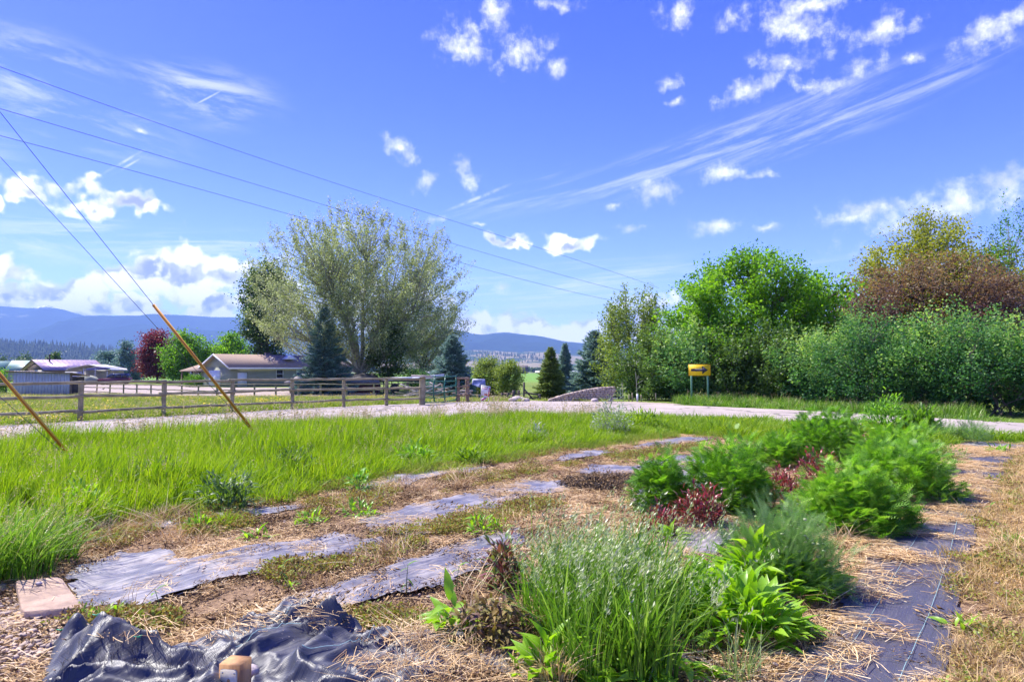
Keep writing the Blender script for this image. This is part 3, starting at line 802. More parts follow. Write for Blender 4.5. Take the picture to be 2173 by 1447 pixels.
def fabric(name, px_poly, label, mat, cell=.03, wr=.012, extra=None, z=.012, edge=.12, parent=None, poly=None, cat='fabric sheet', tagit=True):
    P = GP(px_poly) if poly is None else poly
    S = np.stack([P @ DV, P @ CV], -1); s0, c0 = S.min(0) - .1; s1, c1 = S.max(0) + .1
    ns, nc = int((s1 - s0) / cell) + 2, int((c1 - c0) / cell) + 2
    s, c = np.meshgrid(s0 + np.arange(ns) * cell, c0 + np.arange(nc) * cell)
    X = s * DV[0] + c * CV[0]; Y = s * DV[1] + c * CV[1]
    ex = (fbm(X, Y, .22, 5, 21) - .5) * edge * 2; ey = (fbm(X, Y, .22, 5, 25) - .5) * edge * 2
    keepv = inpoly(X + ex, Y + ey, P)
    keep = keepv[:-1, :-1] & keepv[1:, 1:] & keepv[1:, :-1] & keepv[:-1, 1:]
    w = (fbm(s * .22, c, .10, 4, 31) - .5) * 2 * wr + (fbm(s, c, .5, 3, 35) - .5) * wr
    Z = H(X, Y) + z + wr * .6 + w
    if extra is not None: Z = Z + extra(X, Y)
    i = np.arange(nc - 1)[:, None] * ns; j = np.arange(ns - 1)[None]
    Q = np.stack([i + j, i + ns + j, i + j + ns + 1, i + j + 1], -1)[keep]
    used = np.unique(Q); mp = np.full(ns * nc, -1); mp[used] = np.arange(len(used))
    V = np.stack([X, Y, Z], -1).reshape(-1, 3)[used]; uv = np.stack([s, c], -1).reshape(-1, 2)[used]
    o = mesh_np(name, V, [mp[Q]], mat, uv=uv, smooth=True, parent=parent)
    if tagit: tag(o, label, cat)
    return o, P


FP = []
def fab(*a, **k):
    o, P = fabric(*a, **k); FP.append(P); return o


g1 = 'strips of weed fabric laid between the beds'
for nm, poly, lab, kw in [
    ('weed_fabric', [(295, 1118), (340, 1098), (430, 1088), (560, 1078), (690, 1067), (700, 1072), (600, 1088), (440, 1114), (330, 1128)], 'narrow dusty grey fabric strip nearest the left part of the tall grass', dict()),
    ('weed_fabric', [(690, 1066), (740, 1040), (830, 1008), (950, 994), (1045, 990), (1030, 1002), (930, 1012), (850, 1030), (760, 1062)], 'thin broken fabric strip along the foot of the tall verge grass', dict()),
    ('weed_fabric', [(1178, 972), (1230, 958), (1290, 955), (1305, 962), (1250, 973), (1190, 982)], 'small grey fabric patch beside straw at the edge of the verge', dict()),
    ('weed_fabric', [(1340, 948), (1420, 932), (1515, 925), (1510, 934), (1420, 946), (1350, 955)], 'farthest grey fabric patch beyond the feathery bushes', dict()),
    ('weed_fabric', [(130, 1262), (150, 1215), (250, 1180), (330, 1172), (420, 1192), (560, 1165), (700, 1134), (810, 1148), (795, 1168), (700, 1192), (560, 1218), (450, 1238), (400, 1262), (330, 1296), (180, 1300)], 'large glossy wrinkled grey fabric sheet beside the concrete paver', dict(wr=.035)),
    ('weed_fabric', [(755, 1108), (880, 1072), (1010, 1048), (1120, 1050), (1090, 1078), (1010, 1092), (890, 1136), (800, 1134)], 'broad flat grey fabric sheet in the middle row of the garden', dict(wr=.015)),
    ('weed_fabric', [(1005, 1046), (1110, 1018), (1225, 1022), (1250, 1036), (1150, 1050), (1060, 1052)], 'grey fabric sheet partly under straw left of the dark compost heap', dict(wr=.015)),
    ('weed_fabric', [(1215, 1002), (1260, 988), (1350, 988), (1350, 1004), (1280, 1012)], 'clean pale fabric patch just beyond the dark compost heap', dict()),
    ('weed_fabric', [(560, 1320), (640, 1268), (760, 1225), (900, 1178), (1030, 1140), (1100, 1120), (1110, 1150), (1040, 1195), (920, 1262), (820, 1275), (700, 1300), (600, 1335)], 'streaky dark fabric strip running up to the tall grass clump', dict(wr=.03)),
    ('weed_fabric', [(940, 1330), (1060, 1330), (1180, 1420), (1150, 1447), (1020, 1440), (920, 1380)], 'flat fabric piece under dry stalks left of the tall grass clump', dict(wr=.01)),
    ('weed_fabric', [(1440, 1110), (1540, 1080), (1570, 1130), (1540, 1180), (1430, 1190), (1380, 1150)], 'shaded dark fabric between the red leaved plants and the grass clump', dict(wr=.01)),
    ('weed_fabric', [(1350, 985), (1480, 960), (1620, 985), (1580, 1090), (1480, 1110), (1340, 1080)], 'fabric under the row of feathery bushes and red leaved plants', dict(wr=.01)),
    ('weed_fabric', [(2000, 948), (2040, 938), (2180, 946), (2190, 955), (2080, 960), (2010, 962)], 'grey fabric patch at the far end of the straw path', dict()),
]:
    fab(nm, poly, lab, M['fabric'], **kw)
    bpy.data.objects  # keep order

# fabric path on the right: a long sheet with pale yarn lines woven in
PATH_L = GP([(1500, 1600), (1640, 1447), (1760, 1330), (1830, 1200), (1870, 1110), (1930, 1030), (1990, 970), (2010, 945)])
PATH_R = GP([(1985, 1600), (2010, 1447), (2035, 1300), (2060, 1180), (2085, 1090), (2120, 1030), (2150, 975), (2160, 950)])
path, _ = fabric('weed_fabric', None, 'long dark woven fabric path crossed by straw on the right', M['fabric_dark'], poly=np.vstack([PATH_L, PATH_R[::-1]]), edge=.04, wr=.012, cell=.028)
def yarn(name, pts, mat, parent, r=.0028, extra=None):
    P = resample(GP(pts), 60); z = H(P[:, 0], P[:, 1]) + .029
    if extra is not None: z = z + extra(P[:, 0], P[:, 1])
    m = MB(); m.tube(np.c_[P, z], r, 4); return m.build(name, mat, parent)
yarn('yarn_line', [(1905, 1455), (1975, 1300), (2015, 1180), (2032, 1110), (2052, 1080)], M['yarn'], path, .0017)
yarn('yarn_line', [(1750, 1455), (1800, 1385), (1880, 1260), (1930, 1170), (1975, 1100)], M['yarn'], path, .0014)


def edge_dist(X, Y, P):
    d = np.full(np.shape(X), 9.0)
    for i in range(len(P)):
        a, b = P[i - 1], P[i]; ab = b - a; t_ = np.clip(((X - a[0]) * ab[0] + (Y - a[1]) * ab[1]) / (ab @ ab), 0, 1)
        d = np.minimum(d, np.hypot(X - a[0] - ab[0] * t_, Y - a[1] - ab[1] * t_))
    return d


TARP = [(90, 1447), (112, 1372), (140, 1345), (260, 1350), (330, 1385), (420, 1365), (520, 1330), (590, 1302), (700, 1294), (740, 1340), (830, 1366), (950, 1372), (1000, 1420), (960, 1447), (900, 1600), (60, 1600)]
TARP_G = GP(TARP)


def tarp_shape(X, Y):
    """crumpled folds of the loose sheet at the bottom of the picture"""
    wx = (fbm(X, Y, .5, 3, 41) - .5) * .5; wy = (fbm(X, Y, .5, 3, 47) - .5) * .5
    u = -(X + wx) * .38 + (Y + wy) * .92; v_ = (X + wx) * .92 + (Y + wy) * .38
    r1 = 1 - np.abs(vnoise(u, v_ * .35, .17, 51) - .5) * 2; r2 = 1 - np.abs(vnoise(u * 1.1, v_ * .6, .085, 55) - .5) * 2
    z = .13 * r1 ** 2.2 * fbm(X, Y, .6, 2, 57) * 1.5 + .045 * r2 ** 2 + .03 * np.abs(fbm(u * 1.0, v_ * .5, .07, 3, 58) - .5) * 2
    c = G(255, 1405)
    hump = .14 * np.exp(-(((X - c[0]) / .27) ** 2 + ((Y - c[1]) / .16) ** 2))
    c2 = G(150, 1372); peak = .15 * np.exp(-(((X - c2[0]) / .07) ** 2 + ((Y - c2[1]) / .12) ** 2))
    c3 = G(700, 1350); h3 = .09 * np.exp(-(((X - c3[0]) / .13) ** 2 + ((Y - c3[1]) / .12) ** 2))
    return (z + hump + peak + h3) * np.clip(edge_dist(np.asarray(X), np.asarray(Y), TARP_G) / .13, 0, 1) ** .6


tarp, TP = fabric('loose_fabric', TARP, 'crumpled black weed fabric with deep folds at the bottom of the garden', M['tarp'], cell=.013, wr=.004, extra=tarp_shape, edge=.05)
FP.append(TP)
for ln in ([(520, 1365), (600, 1345), (690, 1330), (760, 1345), (800, 1360)], [(640, 1440), (720, 1415), (780, 1390), (850, 1362)], [(500, 1420), (560, 1380), (640, 1370)], [(870, 1440), (940, 1405), (975, 1390)]):
    yarn('yarn_line', ln, M['yarn'], tarp, .0018, lambda x, y: tarp_shape(x, y) - .002)
# frayed edge threads of the loose sheet
fr = MB()
for k in range(700):
    px = rng.uniform(130, 520); py = 1418 + rng.random() * 45
    p = G(px, py); z = float(H(p[0], p[1]) + tarp_shape(p[0], p[1])) + .015
    d = np.array([rng.normal(.3, .5), -.6 + rng.normal(0, .4), rng.normal(.3, .4)]); d = d / np.linalg.norm(d) * rng.uniform(.03, .08)
    s_ = np.array([.0012, 0, 0]); q = np.array([p[0], p[1], z])
    fr.add(np.array([q - s_, q + s_, q + d]), [[[0, 1, 2]]])
frayed = fr.build('frayed_threads', M['dark_wood'], tarp); frayed['kind'] = 'stuff'


def in_fabric(x, y):
    k = np.zeros(np.shape(x), bool)
    for P in FP: k |= inpoly(x, y, P)
    return k


PATHP = np.vstack([PATH_L, PATH_R[::-1]])


def fab_edge(x, y):
    d = np.full(np.shape(x), 9.0)
    for P in FP: d = np.minimum(d, edge_dist(x, y, P))
    return d


def floor_z(x, y):
    z = H(x, y) + .004; f = in_fabric(x, y) | inpoly(x, y, PATHP); z = z + np.where(f, .02, 0)
    t_ = inpoly(x, y, TP); return z + np.where(t_, tarp_shape(x, y), 0)


# straw
def straw_clump(n, spread, lmin, lmax, w, mat, lift=.02, name='straw_tuft'):
    a = rng.random(n) * 2 * pi; r = np.sqrt(rng.random(n)) * spread
    c = np.stack([r * np.cos(a), r * np.sin(a), rng.random(n) ** 2 * lift + .002], -1)
    th = rng.normal(0, .8, n); L = rng.uniform(lmin, lmax, n); d = np.stack([np.cos(th), np.sin(th), rng.normal(0, .08, n)], -1)
    s_ = np.stack([-np.sin(th), np.cos(th), rng.normal(0, .5, n)], -1); s_ /= np.linalg.norm(s_, axis=1)[:, None]
    bend = rng.normal(0, .18, n)
    rows = []
    for t_ in (-.5, 0, .5):
        p = c + d * (L * t_)[:, None] + s_ * (bend * L * (.25 - t_ * t_))[:, None]; p[:, 2] += (.25 - t_ * t_) * L * .12
        rows += [p - s_ * w / 2, p + s_ * w / 2]
    V = np.stack(rows, 1).reshape(-1, 3); b = np.arange(n)[:, None] * 6
    Q = np.concatenate([b + np.array([[0, 1, 3, 2]]), b + np.array([[2, 3, 5, 4]])])
    return mesh_np(name, V, [Q], mat, v=np.repeat(rng.random(n), 6), link=False)


def chips_clump(n, spread, smin, smax, mat, lift=.015, name='chip_tuft'):
    a = rng.random(n) * 2 * pi; r = np.sqrt(rng.random(n)) * spread
    c = np.stack([r * np.cos(a), r * np.sin(a), rng.random(n) * lift + .003], -1)
    D = rng.normal(0, 1, (n, 4, 3)) * np.array([1, 1, .35]); D /= np.linalg.norm(D, axis=2)[..., None]
    D = np.sort(D, axis=1); V = (c[:, None] + D * rng.uniform(smin, smax, n)[:, None, None]).reshape(-1, 3)
    b = np.arange(n)[:, None] * 4; T = np.concatenate([b + np.array([[0, 1, 2]]), b + np.array([[0, 2, 3]]), b + np.array([[0, 3, 1]]), b + np.array([[1, 3, 2]])])
    return mesh_np(name, V, [T], mat, v=np.repeat(rng.random(n), 4), link=False)


GARDEN = np.vstack([GP([(-250, 1500), (-250, 1350)]), VERGE_EDGE[2:], GP([(2500, 1200), (2500, 1600), (1000, 1600), (-250, 1600)])])
RIGHT_EDGE = PATH_R


def right_of_path(x, y): return x > np.interp(y, RIGHT_EDGE[:, 1], RIGHT_EDGE[:, 0]) + .02


def floor_scatter(name, clumps, x, y, smin, smax, label, cat, zr=None, tilt=.05, zadd=0, anis=None):
    n = len(x); z = floor_z(x, y) + zadd
    rot = np.stack([rng.normal(0, tilt, n), rng.normal(0, tilt, n), rng.random(n) * 2 * pi if zr is None else rng.normal(zr, .35, n)], -1)
    return scatter(name, clumps, np.stack([x, y, z], -1), rot, rng.uniform(smin, smax, n), label, cat)


mul = [chips_clump(70, .16, .008, .024, M['mulch'], .03) for k in range(4)]
x, y = sample_poly(GARDEN, 42, lambda x, y: np.where(in_fabric(x, y), np.where(fbm(x, y, .4, 3, 66) > .6, .12, .01) + .8 * np.exp(-(fab_edge(x, y) / .09) ** 2), 1) * np.where(inpoly(x, y, PATHP), .02, 1) * np.where(right_of_path(x, y), .25, 1) * np.clip(1.5 - y / 14, .3, 1))
floor_scatter('mulch', mul, x, y, .6, 1.3, 'brown crumbly mulch and clods between the fabric strips', 'mulch')
stw = [straw_clump(70, .2, .04, .19, .0036, M['straw'], .03) for k in range(5)]
def straw_d(x, y):
    n_ = fbm(x, y, .5, 4, 61); base = np.clip((n_ - .36) * 5, .10, 1)
    return np.where(in_fabric(x, y), .22 * (n_ > .56) + .01 + .4 * np.exp(-(fab_edge(x, y) / .12) ** 2), base * .9) * np.where(inpoly(x, y, PATHP), 0, 1) * np.where(right_of_path(x, y), .5, 1)
x, y = sample_poly(GARDEN, 40, straw_d)
floor_scatter('straw_litter', stw, x, y, .6, 1.1, 'scattered dry straw over the garden floor', 'straw')
# straw drifts across the path and under the bushes beside it
BEDSIDE = np.vstack([GP([(1350, 1600), (1420, 1447), (1640, 1330), (1740, 1210), (1780, 1110), (1870, 1030), (1960, 975), (2010, 948)]), GP([(2150, 955)]), PATH_R[::-1]])
def drift(x, y):
    s_ = x * DV[0] + y * DV[1]; c_ = x * CV[0] + y * CV[1]
    b_ = fbm(s_ * 1.0, c_ * .35, .32, 3, 71); e = (np.interp(y, PATH_R[:, 1], PATH_R[:, 0]) - x)
    inside = inpoly(x, y, PATHP)
    d_ = np.where(e < .5, (b_ > .585) * .7, np.where(e < .85, (b_ > .47) * .9, .95))
    return np.where(y > 8.4, np.maximum(d_, .55 * (vnoise(x, y, .5, 5) > .35)), d_)
x, y = sample_poly(BEDSIDE, 75, drift)
n = len(x); z = floor_z(x, y); stp = [straw_clump(60, .15, .05, .22, .0036, M['straw'], .035) for k in range(5)]
scatter('straw_drifts', stp, np.stack([x, y, z], -1), np.stack([rng.normal(0, .04, n), rng.normal(0, .04, n), rng.normal(-.1, .35, n)], -1), rng.uniform(.6, 1.15, n),
        'golden straw lying in bands across the fabric path', 'straw')
# dry lawn right of the path
LAWN = np.vstack([PATH_R, GP([(2200, 945), (2600, 980), (2800, 1600)])])
dry = [grass_clump(70, .085, .17, .006, M['lawn_dry'], lean=.9, wind=(0, 0, 0), hvar=.5, droop_frac=.4, seg=2) for k in range(4)]
x, y = sample_poly(LAWN, 70, lambda x, y: np.clip(1.3 - y / 18, .3, 1)); k = y < 18
put_grass('dry_lawn', dry, x[k], y[k], .7, 1.3, 'patchy dry lawn turning straw coloured right of the fabric path', tilt=.2)
grn = [grass_clump(26, .10, .10, .009, M['grass_blue'], lean=.9, wind=(0, 0, 0), seg=2) for k in range(3)]
x, y = sample_poly(LAWN, 26, lambda x, y: (fbm(x, y, .7, 3, 81) > .53) * .8); k = y < 18
put_grass('lawn_weeds', grn, x[k], y[k], .6, 1.3, 'small green weeds showing through the dry lawn', 'weeds', tilt=.25)


def fleshy(n, spread, h, size, mat):
    """low creeping weed: many tiny leaves"""
    a = rng.random(n) * 2 * pi; r = np.sqrt(rng.random(n)) * spread
    c = np.stack([r * np.cos(a), r * np.sin(a), rng.random(n) ** .7 * h * (1 - (r / spread) ** 2 * .6)], -1)
    return leaf_quads(c, size, up=.5) + (mat,)


def leaf_quads(c, size, up=.4, aspect=.5, fold=.25, dirs=None, v=None):
    n = len(c); s = size * rng.uniform(.65, 1.3, n)
    a = rng.normal(0, 1, (n, 3)); a[:, 2] = a[:, 2] * .7 + up * .5
    if dirs is not None: a = dirs + a * .35
    a /= np.linalg.norm(a, axis=1)[:, None]
    b = np.cross(a, rng.normal(0, 1, (n, 3)) + np.array([0, 0, 1.2])); b /= np.linalg.norm(b, axis=1)[:, None] + 1e-6
    nn = np.cross(a, b)
    s_ = s[:, None]
    V = np.stack([c, c + a * s_ * .45 + b * s_ * aspect * .5 + nn * s_ * fold * .2, c + a * s_, c + a * s_ * .45 - b * s_ * aspect * .5 + nn * s_ * fold * .2], 1).reshape(-1, 3)
    Q = np.arange(n)[:, None] * 4 + np.arange(4)[None]
    vv = rng.random(n) if v is None else v
    return V, Q, np.repeat(vv, 4)


ms = []
for k in range(4):
    V, Q, v, m_ = fleshy(150, .13, .07, .028, M['moss']); ms.append(mesh_np('weed_tuft', V, [Q], m_, v=v, link=False))
rows = [[(150, 1165), (260, 1140), (430, 1125), (560, 1100), (700, 1075), (830, 1045), (1000, 1020), (1150, 995), (1300, 972), (1480, 950)],
        [(400, 1262), (520, 1240), (620, 1215), (720, 1190), (800, 1168), (900, 1140), (1000, 1112), (1150, 1068)],
        [(200, 1320), (300, 1322), (380, 1312)], [(640, 1330), (720, 1318), (800, 1325), (880, 1335)], [(830, 1005), (600, 1060), (400, 1090), (250, 1112)], [(900, 1000), (1060, 980), (1200, 958)]]
xs_, ys_ = [], []
for r_, (dens, wd) in zip(rows, [(800, .2), (340, .13), (80, .1), (80, .1), (260, .1), (150, .1)]):
    P = resample(GP(r_), dens); xs_.append(P[:, 0] + rng.normal(0, wd, dens)); ys_.append(P[:, 1] + rng.normal(0, wd * .7, dens))
x, y = np.concatenate(xs_), np.concatenate(ys_); k = (fbm(x, y, .4, 3, 91) > .46) & ~inpoly(x, y, TP); x, y = x[k], y[k]
floor_scatter('creeping_weeds', ms, x, y, .55, 1.25, 'low olive and brown creeping weeds in rows between the fabric strips', 'weeds', tilt=.15)
x, y = sample_poly(np.array([p for p in RIGHT_EDGE]) .tolist() + (RIGHT_EDGE[::-1] + np.array([.45, 0])).tolist(), 30)
k = fbm(x, y, .5, 3, 93) > .52
floor_scatter('path_edge_weeds', ms, x[k], y[k], .6, 1.3, 'olive weeds creeping along the right edge of the fabric path', 'weeds', tilt=.15)


dead = [grass_clump(60, .13, .16, .005, M['straw'], lean=1.3, wind=(0, 0, 0), hvar=.5, droop_frac=.5, seg=3) for k in range(3)] + [grass_clump(60, .10, .15, .006, M['mulch'], lean=1.2, wind=(0, 0, 0), hvar=.5, droop_frac=.5, seg=3) for k in range(2)]
xs_, ys_ = [], []
for poly, dn in [([(170, 1165), (250, 1105), (330, 1086), (400, 1128), (490, 1150), (420, 1178), (300, 1172), (180, 1195)], 55), ([(180, 1335), (260, 1310), (400, 1308), (400, 1330), (260, 1345)], 60),
                 ([(620, 1225), (720, 1200), (820, 1175), (860, 1190), (760, 1225), (640, 1260)], 40), ([(900, 1340), (960, 1290), (1080, 1260), (1120, 1330), (1060, 1385), (940, 1380)], 55),
                 ([(860, 1400), (1000, 1390), (1090, 1440), (1050, 1500), (880, 1500)], 70), ([(990, 1130), (1060, 1100), (1110, 1105), (1060, 1140)], 50), ([(1380, 1200), (1470, 1180), (1480, 1240), (1400, 1260)], 40),
                 ([(700, 1070), (900, 1012), (1000, 1005), (1160, 985), (1150, 998), (960, 1032), (760, 1090)], 22), ([(1620, 1330), (1760, 1200), (1800, 1120), (1850, 1130), (1760, 1290), (1640, 1447)], 30)]:
    x, y = sample_poly(GP(poly), dn); xs_.append(x); ys_.append(y)
x, y = np.concatenate(xs_), np.concatenate(ys_); k = fbm(x, y, .3, 3, 77) > .38; x, y = x[k], y[k]
floor_scatter('dead_weeds', dead, x, y, .5, 1.2, 'tangled heaps of dead straw coloured and brown weeds between the beds', 'dead weeds', tilt=.3)
x, y = sample_poly(VERGE, 2.2, lambda x, y: (fbm(x, y, 1.2, 3, 19) > .52) * (x < 2)); k = x > -14
put_grass('dry_verge_stems', [grass_clump(10, .42, .2, .006, M['straw'], seeds=7, seedmat=M['seed'], wind=(.22, 0, 0), seed_h=1.35, lean=.5) for k_ in range(3)], x[k], y[k], .7, 1.1, 'dry tan stems and seed heads mixed through the tall verge grass')


# gravel bottom left
def pebbles(n, spread, smin, smax, mat):
    ico = bpy_ico(); K = len(ico[0]); c = np.stack([rng.normal(0, spread * .5, n), rng.normal(0, spread * .5, n), rng.random(n) * .012], -1)
    s = rng.uniform(smin, smax, n); sc = np.stack([s, s * rng.uniform(.6, 1, n), s * rng.uniform(.35, .6, n)], -1)
    th = rng.random(n) * 2 * pi; V = ico[0][None] * sc[:, None] * (1 + rng.normal(0, .08, (n, K, 1)))
    Vr = V.copy(); Vr[..., 0] = V[..., 0] * np.cos(th)[:, None] - V[..., 1] * np.sin(th)[:, None]; Vr[..., 1] = V[..., 0] * np.sin(th)[:, None] + V[..., 1] * np.cos(th)[:, None]
    V = (Vr + c[:, None]).reshape(-1, 3); T = (ico[1][None] + (np.arange(n) * K)[:, None, None]).reshape(-1, 3)
    return mesh_np('pebble_tuft', V, [T], mat, v=np.repeat(rng.random(n), K), link=False, smooth=True)


def bpy_ico():
    g = (1 + 5 ** .5) / 2
    V = np.array([[-1, g, 0], [1, g, 0], [-1, -g, 0], [1, -g, 0], [0, -1, g], [0, 1, g], [0, -1, -g], [0, 1, -g], [g, 0, -1], [g, 0, 1], [-g, 0, -1], [-g, 0, 1]], float)
    V /= np.linalg.norm(V[0])
    T = np.array([[0, 11, 5], [0, 5, 1], [0, 1, 7], [0, 7, 10], [0, 10, 11], [1, 5, 9], [5, 11, 4], [11, 10, 2], [10, 7, 6], [7, 1, 8], [3, 9, 4], [3, 4, 2], [3, 2, 6], [3, 6, 8], [3, 8, 9], [4, 9, 5], [2, 4, 11], [6, 2, 10], [8, 6, 7], [9, 8, 1]])
    return V, T


pb = [pebbles(26, .12, .008, .030, M['pebble']) for k in range(4)]
PEB = GP([(-200, 1240), (30, 1215), (60, 1300), (180, 1310), (130, 1345), (110, 1400), (80, 1447), (60, 1600), (-300, 1600)])
x, y = sample_poly(PEB, 110)
floor_scatter('gravel', pb, x, y, .5, 1.3, 'loose tan and grey pebbles in the bottom corner beside the paver', 'gravel')
x, y = sample_poly(PEB, 40)
floor_scatter('leaf_litter', [chips_clump(30, .15, .012, .035, M['straw'], .02), straw_clump(12, .15, .05, .15, .005, M['straw'])], x, y, .6, 1.2, 'dry leaf and straw litter among the pebbles', 'leaf litter')
x, y = sample_poly(GARDEN, 2.2, lambda x, y: np.clip(1.2 - y / 12, 0, 1))
floor_scatter('small_stones', [pebbles(4, .25, .008, .022, M['pebble'])], x, y, .6, 1.1, 'odd small stones on the garden floor', 'stones')


# dark compost heap
def heap(px, py, rx, ry, h, n):
    p = G(px, py); a = rng.random(n) * 2 * pi; r = np.sqrt(rng.random(n)); X = p[0] + rx * r * np.cos(a); Y = p[1] + ry * r * np.sin(a)
    return X, Y, H(X, Y) + h * (1 - r ** 2) * fbm(X, Y, .15, 2, 3) * 1.6
X, Y, Z = heap(1285, 1030, .62, .5, .09, 420)
scatter('compost_heap', [chips_clump(60, .1, .01, .03, M['bark'], .03), mul[0]], np.stack([X, Y, Z], -1), rng.normal(0, .4, (420, 3)), rng.uniform(.7, 1.2, 420), 'dark brown heap of compost on the fabric behind the grass clump', 'compost heap')


# ================================================================ PLANTS (foreground)
def bake(V, faces, v, pos, dirs, scale, roll=None, vrand=.6, upref=(0, 0, 1)):
    """copies a small mesh (x = forward, z = up) to each pos/dir; returns combined arrays"""
    n = len(pos); d = dirs / (np.linalg.norm(dirs, axis=1)[:, None] + 1e-9)
    up = np.tile(np.array(upref, float), (n, 1)) + rng.normal(0, .25, (n, 3))
    s = np.cross(up, d); s /= np.linalg.norm(s, axis=1)[:, None] + 1e-9; u = np.cross(d, s)
    Mx = np.stack([d, s, u], 1)                       # n,3(rows axis),3
    W_ = np.einsum('kj,njc->nkc', V, Mx) * np.asarray(scale).reshape(n, 1, 1) + pos[:, None]
    K = len(V); off = (np.arange(n) * K)[:, None, None]
    fs = [(np.asarray(f)[None] + off).reshape(-1, np.asarray(f).shape[1]) for f in faces]
    vv = np.clip(v[None] * (1 - vrand) + rng.random((n, 1)) * vrand, 0, 1)
    return W_.reshape(-1, 3), fs, vv.ravel()


def frond(L=1.0, n=6, wid=.38, lw=.085, droop=.25):
    """feathery leaf: thin pinnae in pairs along a rib, each pinna forked"""
    V, T = [], []
    for i in range(n):
        t_ = .12 + .88 * i / (n - 1); x_ = L * t_; z_ = -droop * t_ * t_ + .05 * t_
        ln = wid * math.sin(pi * min(1, .18 + t_ * .85)) + .05
        for sg in (-1, 1):
            for (fwd, k, zz) in ((.45, 1.0, 0), (.95, .75, .03)):
                b = len(V); V += [(x_ - lw * .5, 0, z_), (x_ + lw * .5, 0, z_), (x_ + ln * fwd * k, sg * ln * k, z_ - .05 * ln + zz)]
                T.append((b, b + 1, b + 2) if sg > 0 else (b + 1, b, b + 2))
    return np.array(V), [np.array(T)], np.full(len(V), .5)


def blade_leaf(w=.26, seg=4, droop=.3, serr=0.0, fold=.12):
    """lance-shaped leaf, x forward, folded along its midrib"""
    V, Q = [], []
    for i in range(seg + 1):
        t_ = i / seg; ww = w * .5 * (math.sin(pi * (t_ ** .75)) if 0 < i < seg else (.15 if i == 0 else .0)) * (1 + serr * (1 if i % 2 else -1))
        z_ = .25 * t_ - (droop + .25) * t_ * t_
        V += [(t_ - serr * .05, -ww, z_ + fold * ww * 2), (t_, 0, z_), (t_ - serr * .05, ww, z_ + fold * ww * 2)]
    for i in range(seg):
        b = i * 3; Q += [(b, b + 3, b + 4, b + 1), (b + 1, b + 4, b + 5, b + 2)]
    return np.array(V), [np.array(Q)], np.full(len(V), .5)


FR = frond(); FR_Y = frond(n=10, wid=.16, lw=.03, droop=.15); BL = blade_leaf(); BLS = blade_leaf(.30, 8, .45, .30)


def bush(name, label, cat, px, py, rx, ry, h, mat, unit, n, size, group=None, stemmat='stem', up=.8, nst=12, inner=.25, base=None, buds=0, flat=0, budmat='seed_green', wild=.5):
    """a clump of stems dressed with leaves over a dome rx x ry x h"""
    p = G(px, py) if base is None else np.array(base); o = thing(name, label, cat, (p[0], p[1], float(H(p[0], p[1]))), 0, group)
    a = rng.random(n) * 2 * pi; u = rng.random(n); rr = inner + (1 - inner) * np.sqrt(rng.random(n))
    el = np.arcsin(np.clip(u, 0, 1)) * .95 + .03
    lump = .68 + .62 * vnoise(np.cos(a) * 1.3 + 5, np.sin(a) * 1.3 + el * 1.5, .33, 15 + int(px) % 9)
    P = np.stack([rx * np.cos(a) * np.cos(el), ry * np.sin(a) * np.cos(el), h * np.sin(el)], -1) * (rr * lump)[:, None]
    P[:, 2] = np.maximum(P[:, 2], .01)
    d = np.stack([np.cos(a) * np.cos(el), np.sin(a) * np.cos(el), np.full(n, up) * (.4 + np.sin(el))], -1) + rng.normal(0, wild, (n, 3))
    V, fs, v = bake(unit[0], unit[1], unit[2], P, d, size * rng.uniform(.6, 1.2, n))
    f = mesh_np('foliage', V, fs, mat, o, v=v); f['kind'] = 'stuff'
    st = MB()
    for i in range(nst):
        k = rng.integers(0, n); e = P[k]; st.tube(np.array([[e[0] * .1, e[1] * .1, 0], e * np.array([.5, .5, .6]), e]), [.006, .005, .003], 4, False)
    q = st.build('stems', M[stemmat], o); q['kind'] = 'stuff'
    if buds:
        k = rng.integers(0, n, buds); c = P[k]; c[:, 2] += size * .5; c = c[c[:, 2] > h * .5]
        ic = bpy_ico(); Vb, fb, vb = bake(ic[0] * np.array([1, 1, .5]), [ic[1]], np.full(12, .5), c, np.tile([1., 0, 0], (len(c), 1)), np.full(len(c), .014))
        b_ = mesh_np('buds', Vb, fb, M[budmat], o, v=vb); b_['kind'] = 'stuff'
    return o


G_F = 'feathery bright green bushes'
for (px, py, rx, ry, h, n, lab) in [
    (1408, 1085, .30, .28, .56, 460, 'feathery bush at the left end of the row, beside the compost heap'),
    (1552, 1082, .52, .46, .68, 1000, 'big round feathery bush between two clumps of red leaved plants'),
    (1655, 990, .44, .36, .48, 520, 'feathery bush standing behind the red leaved plants, left of the taller one'),
    (1752, 985, .66, .5, .80, 900, 'tall feathery bush behind the red leaved plants, close to the road verge'),
    (1850, 1120, .40, .4, .40, 560, 'low spreading feathery plant beside the wide straw drift of the path'),
    (1792, 1122, .48, .45, .54, 900, 'feathery bush just behind the grey green bush with pale buds'),
    (1905, 1055, .66, .55, .62, 1100, 'largest feathery bush, by the dandelion at the path edge'),
    (1900, 1000, .7, .5, .62, 800, 'feathery bush farthest up the row beside the path')]:
    bush('feathery_bush', lab, 'bush', px, py, rx, ry, h * 1.12, M['feather'], FR, int(n * 2.4), .13, G_F, inner=.35, wild=.6)
bush('yarrow_bush', 'grey green ferny bush dotted with pale round buds', 'bush', 1668, 1250, .42, .36, .54, M['yarrow'], FR_Y, 1800, .14, None, inner=.3, buds=260, up=1.4)
G_R = 'plants with dark red leaves'
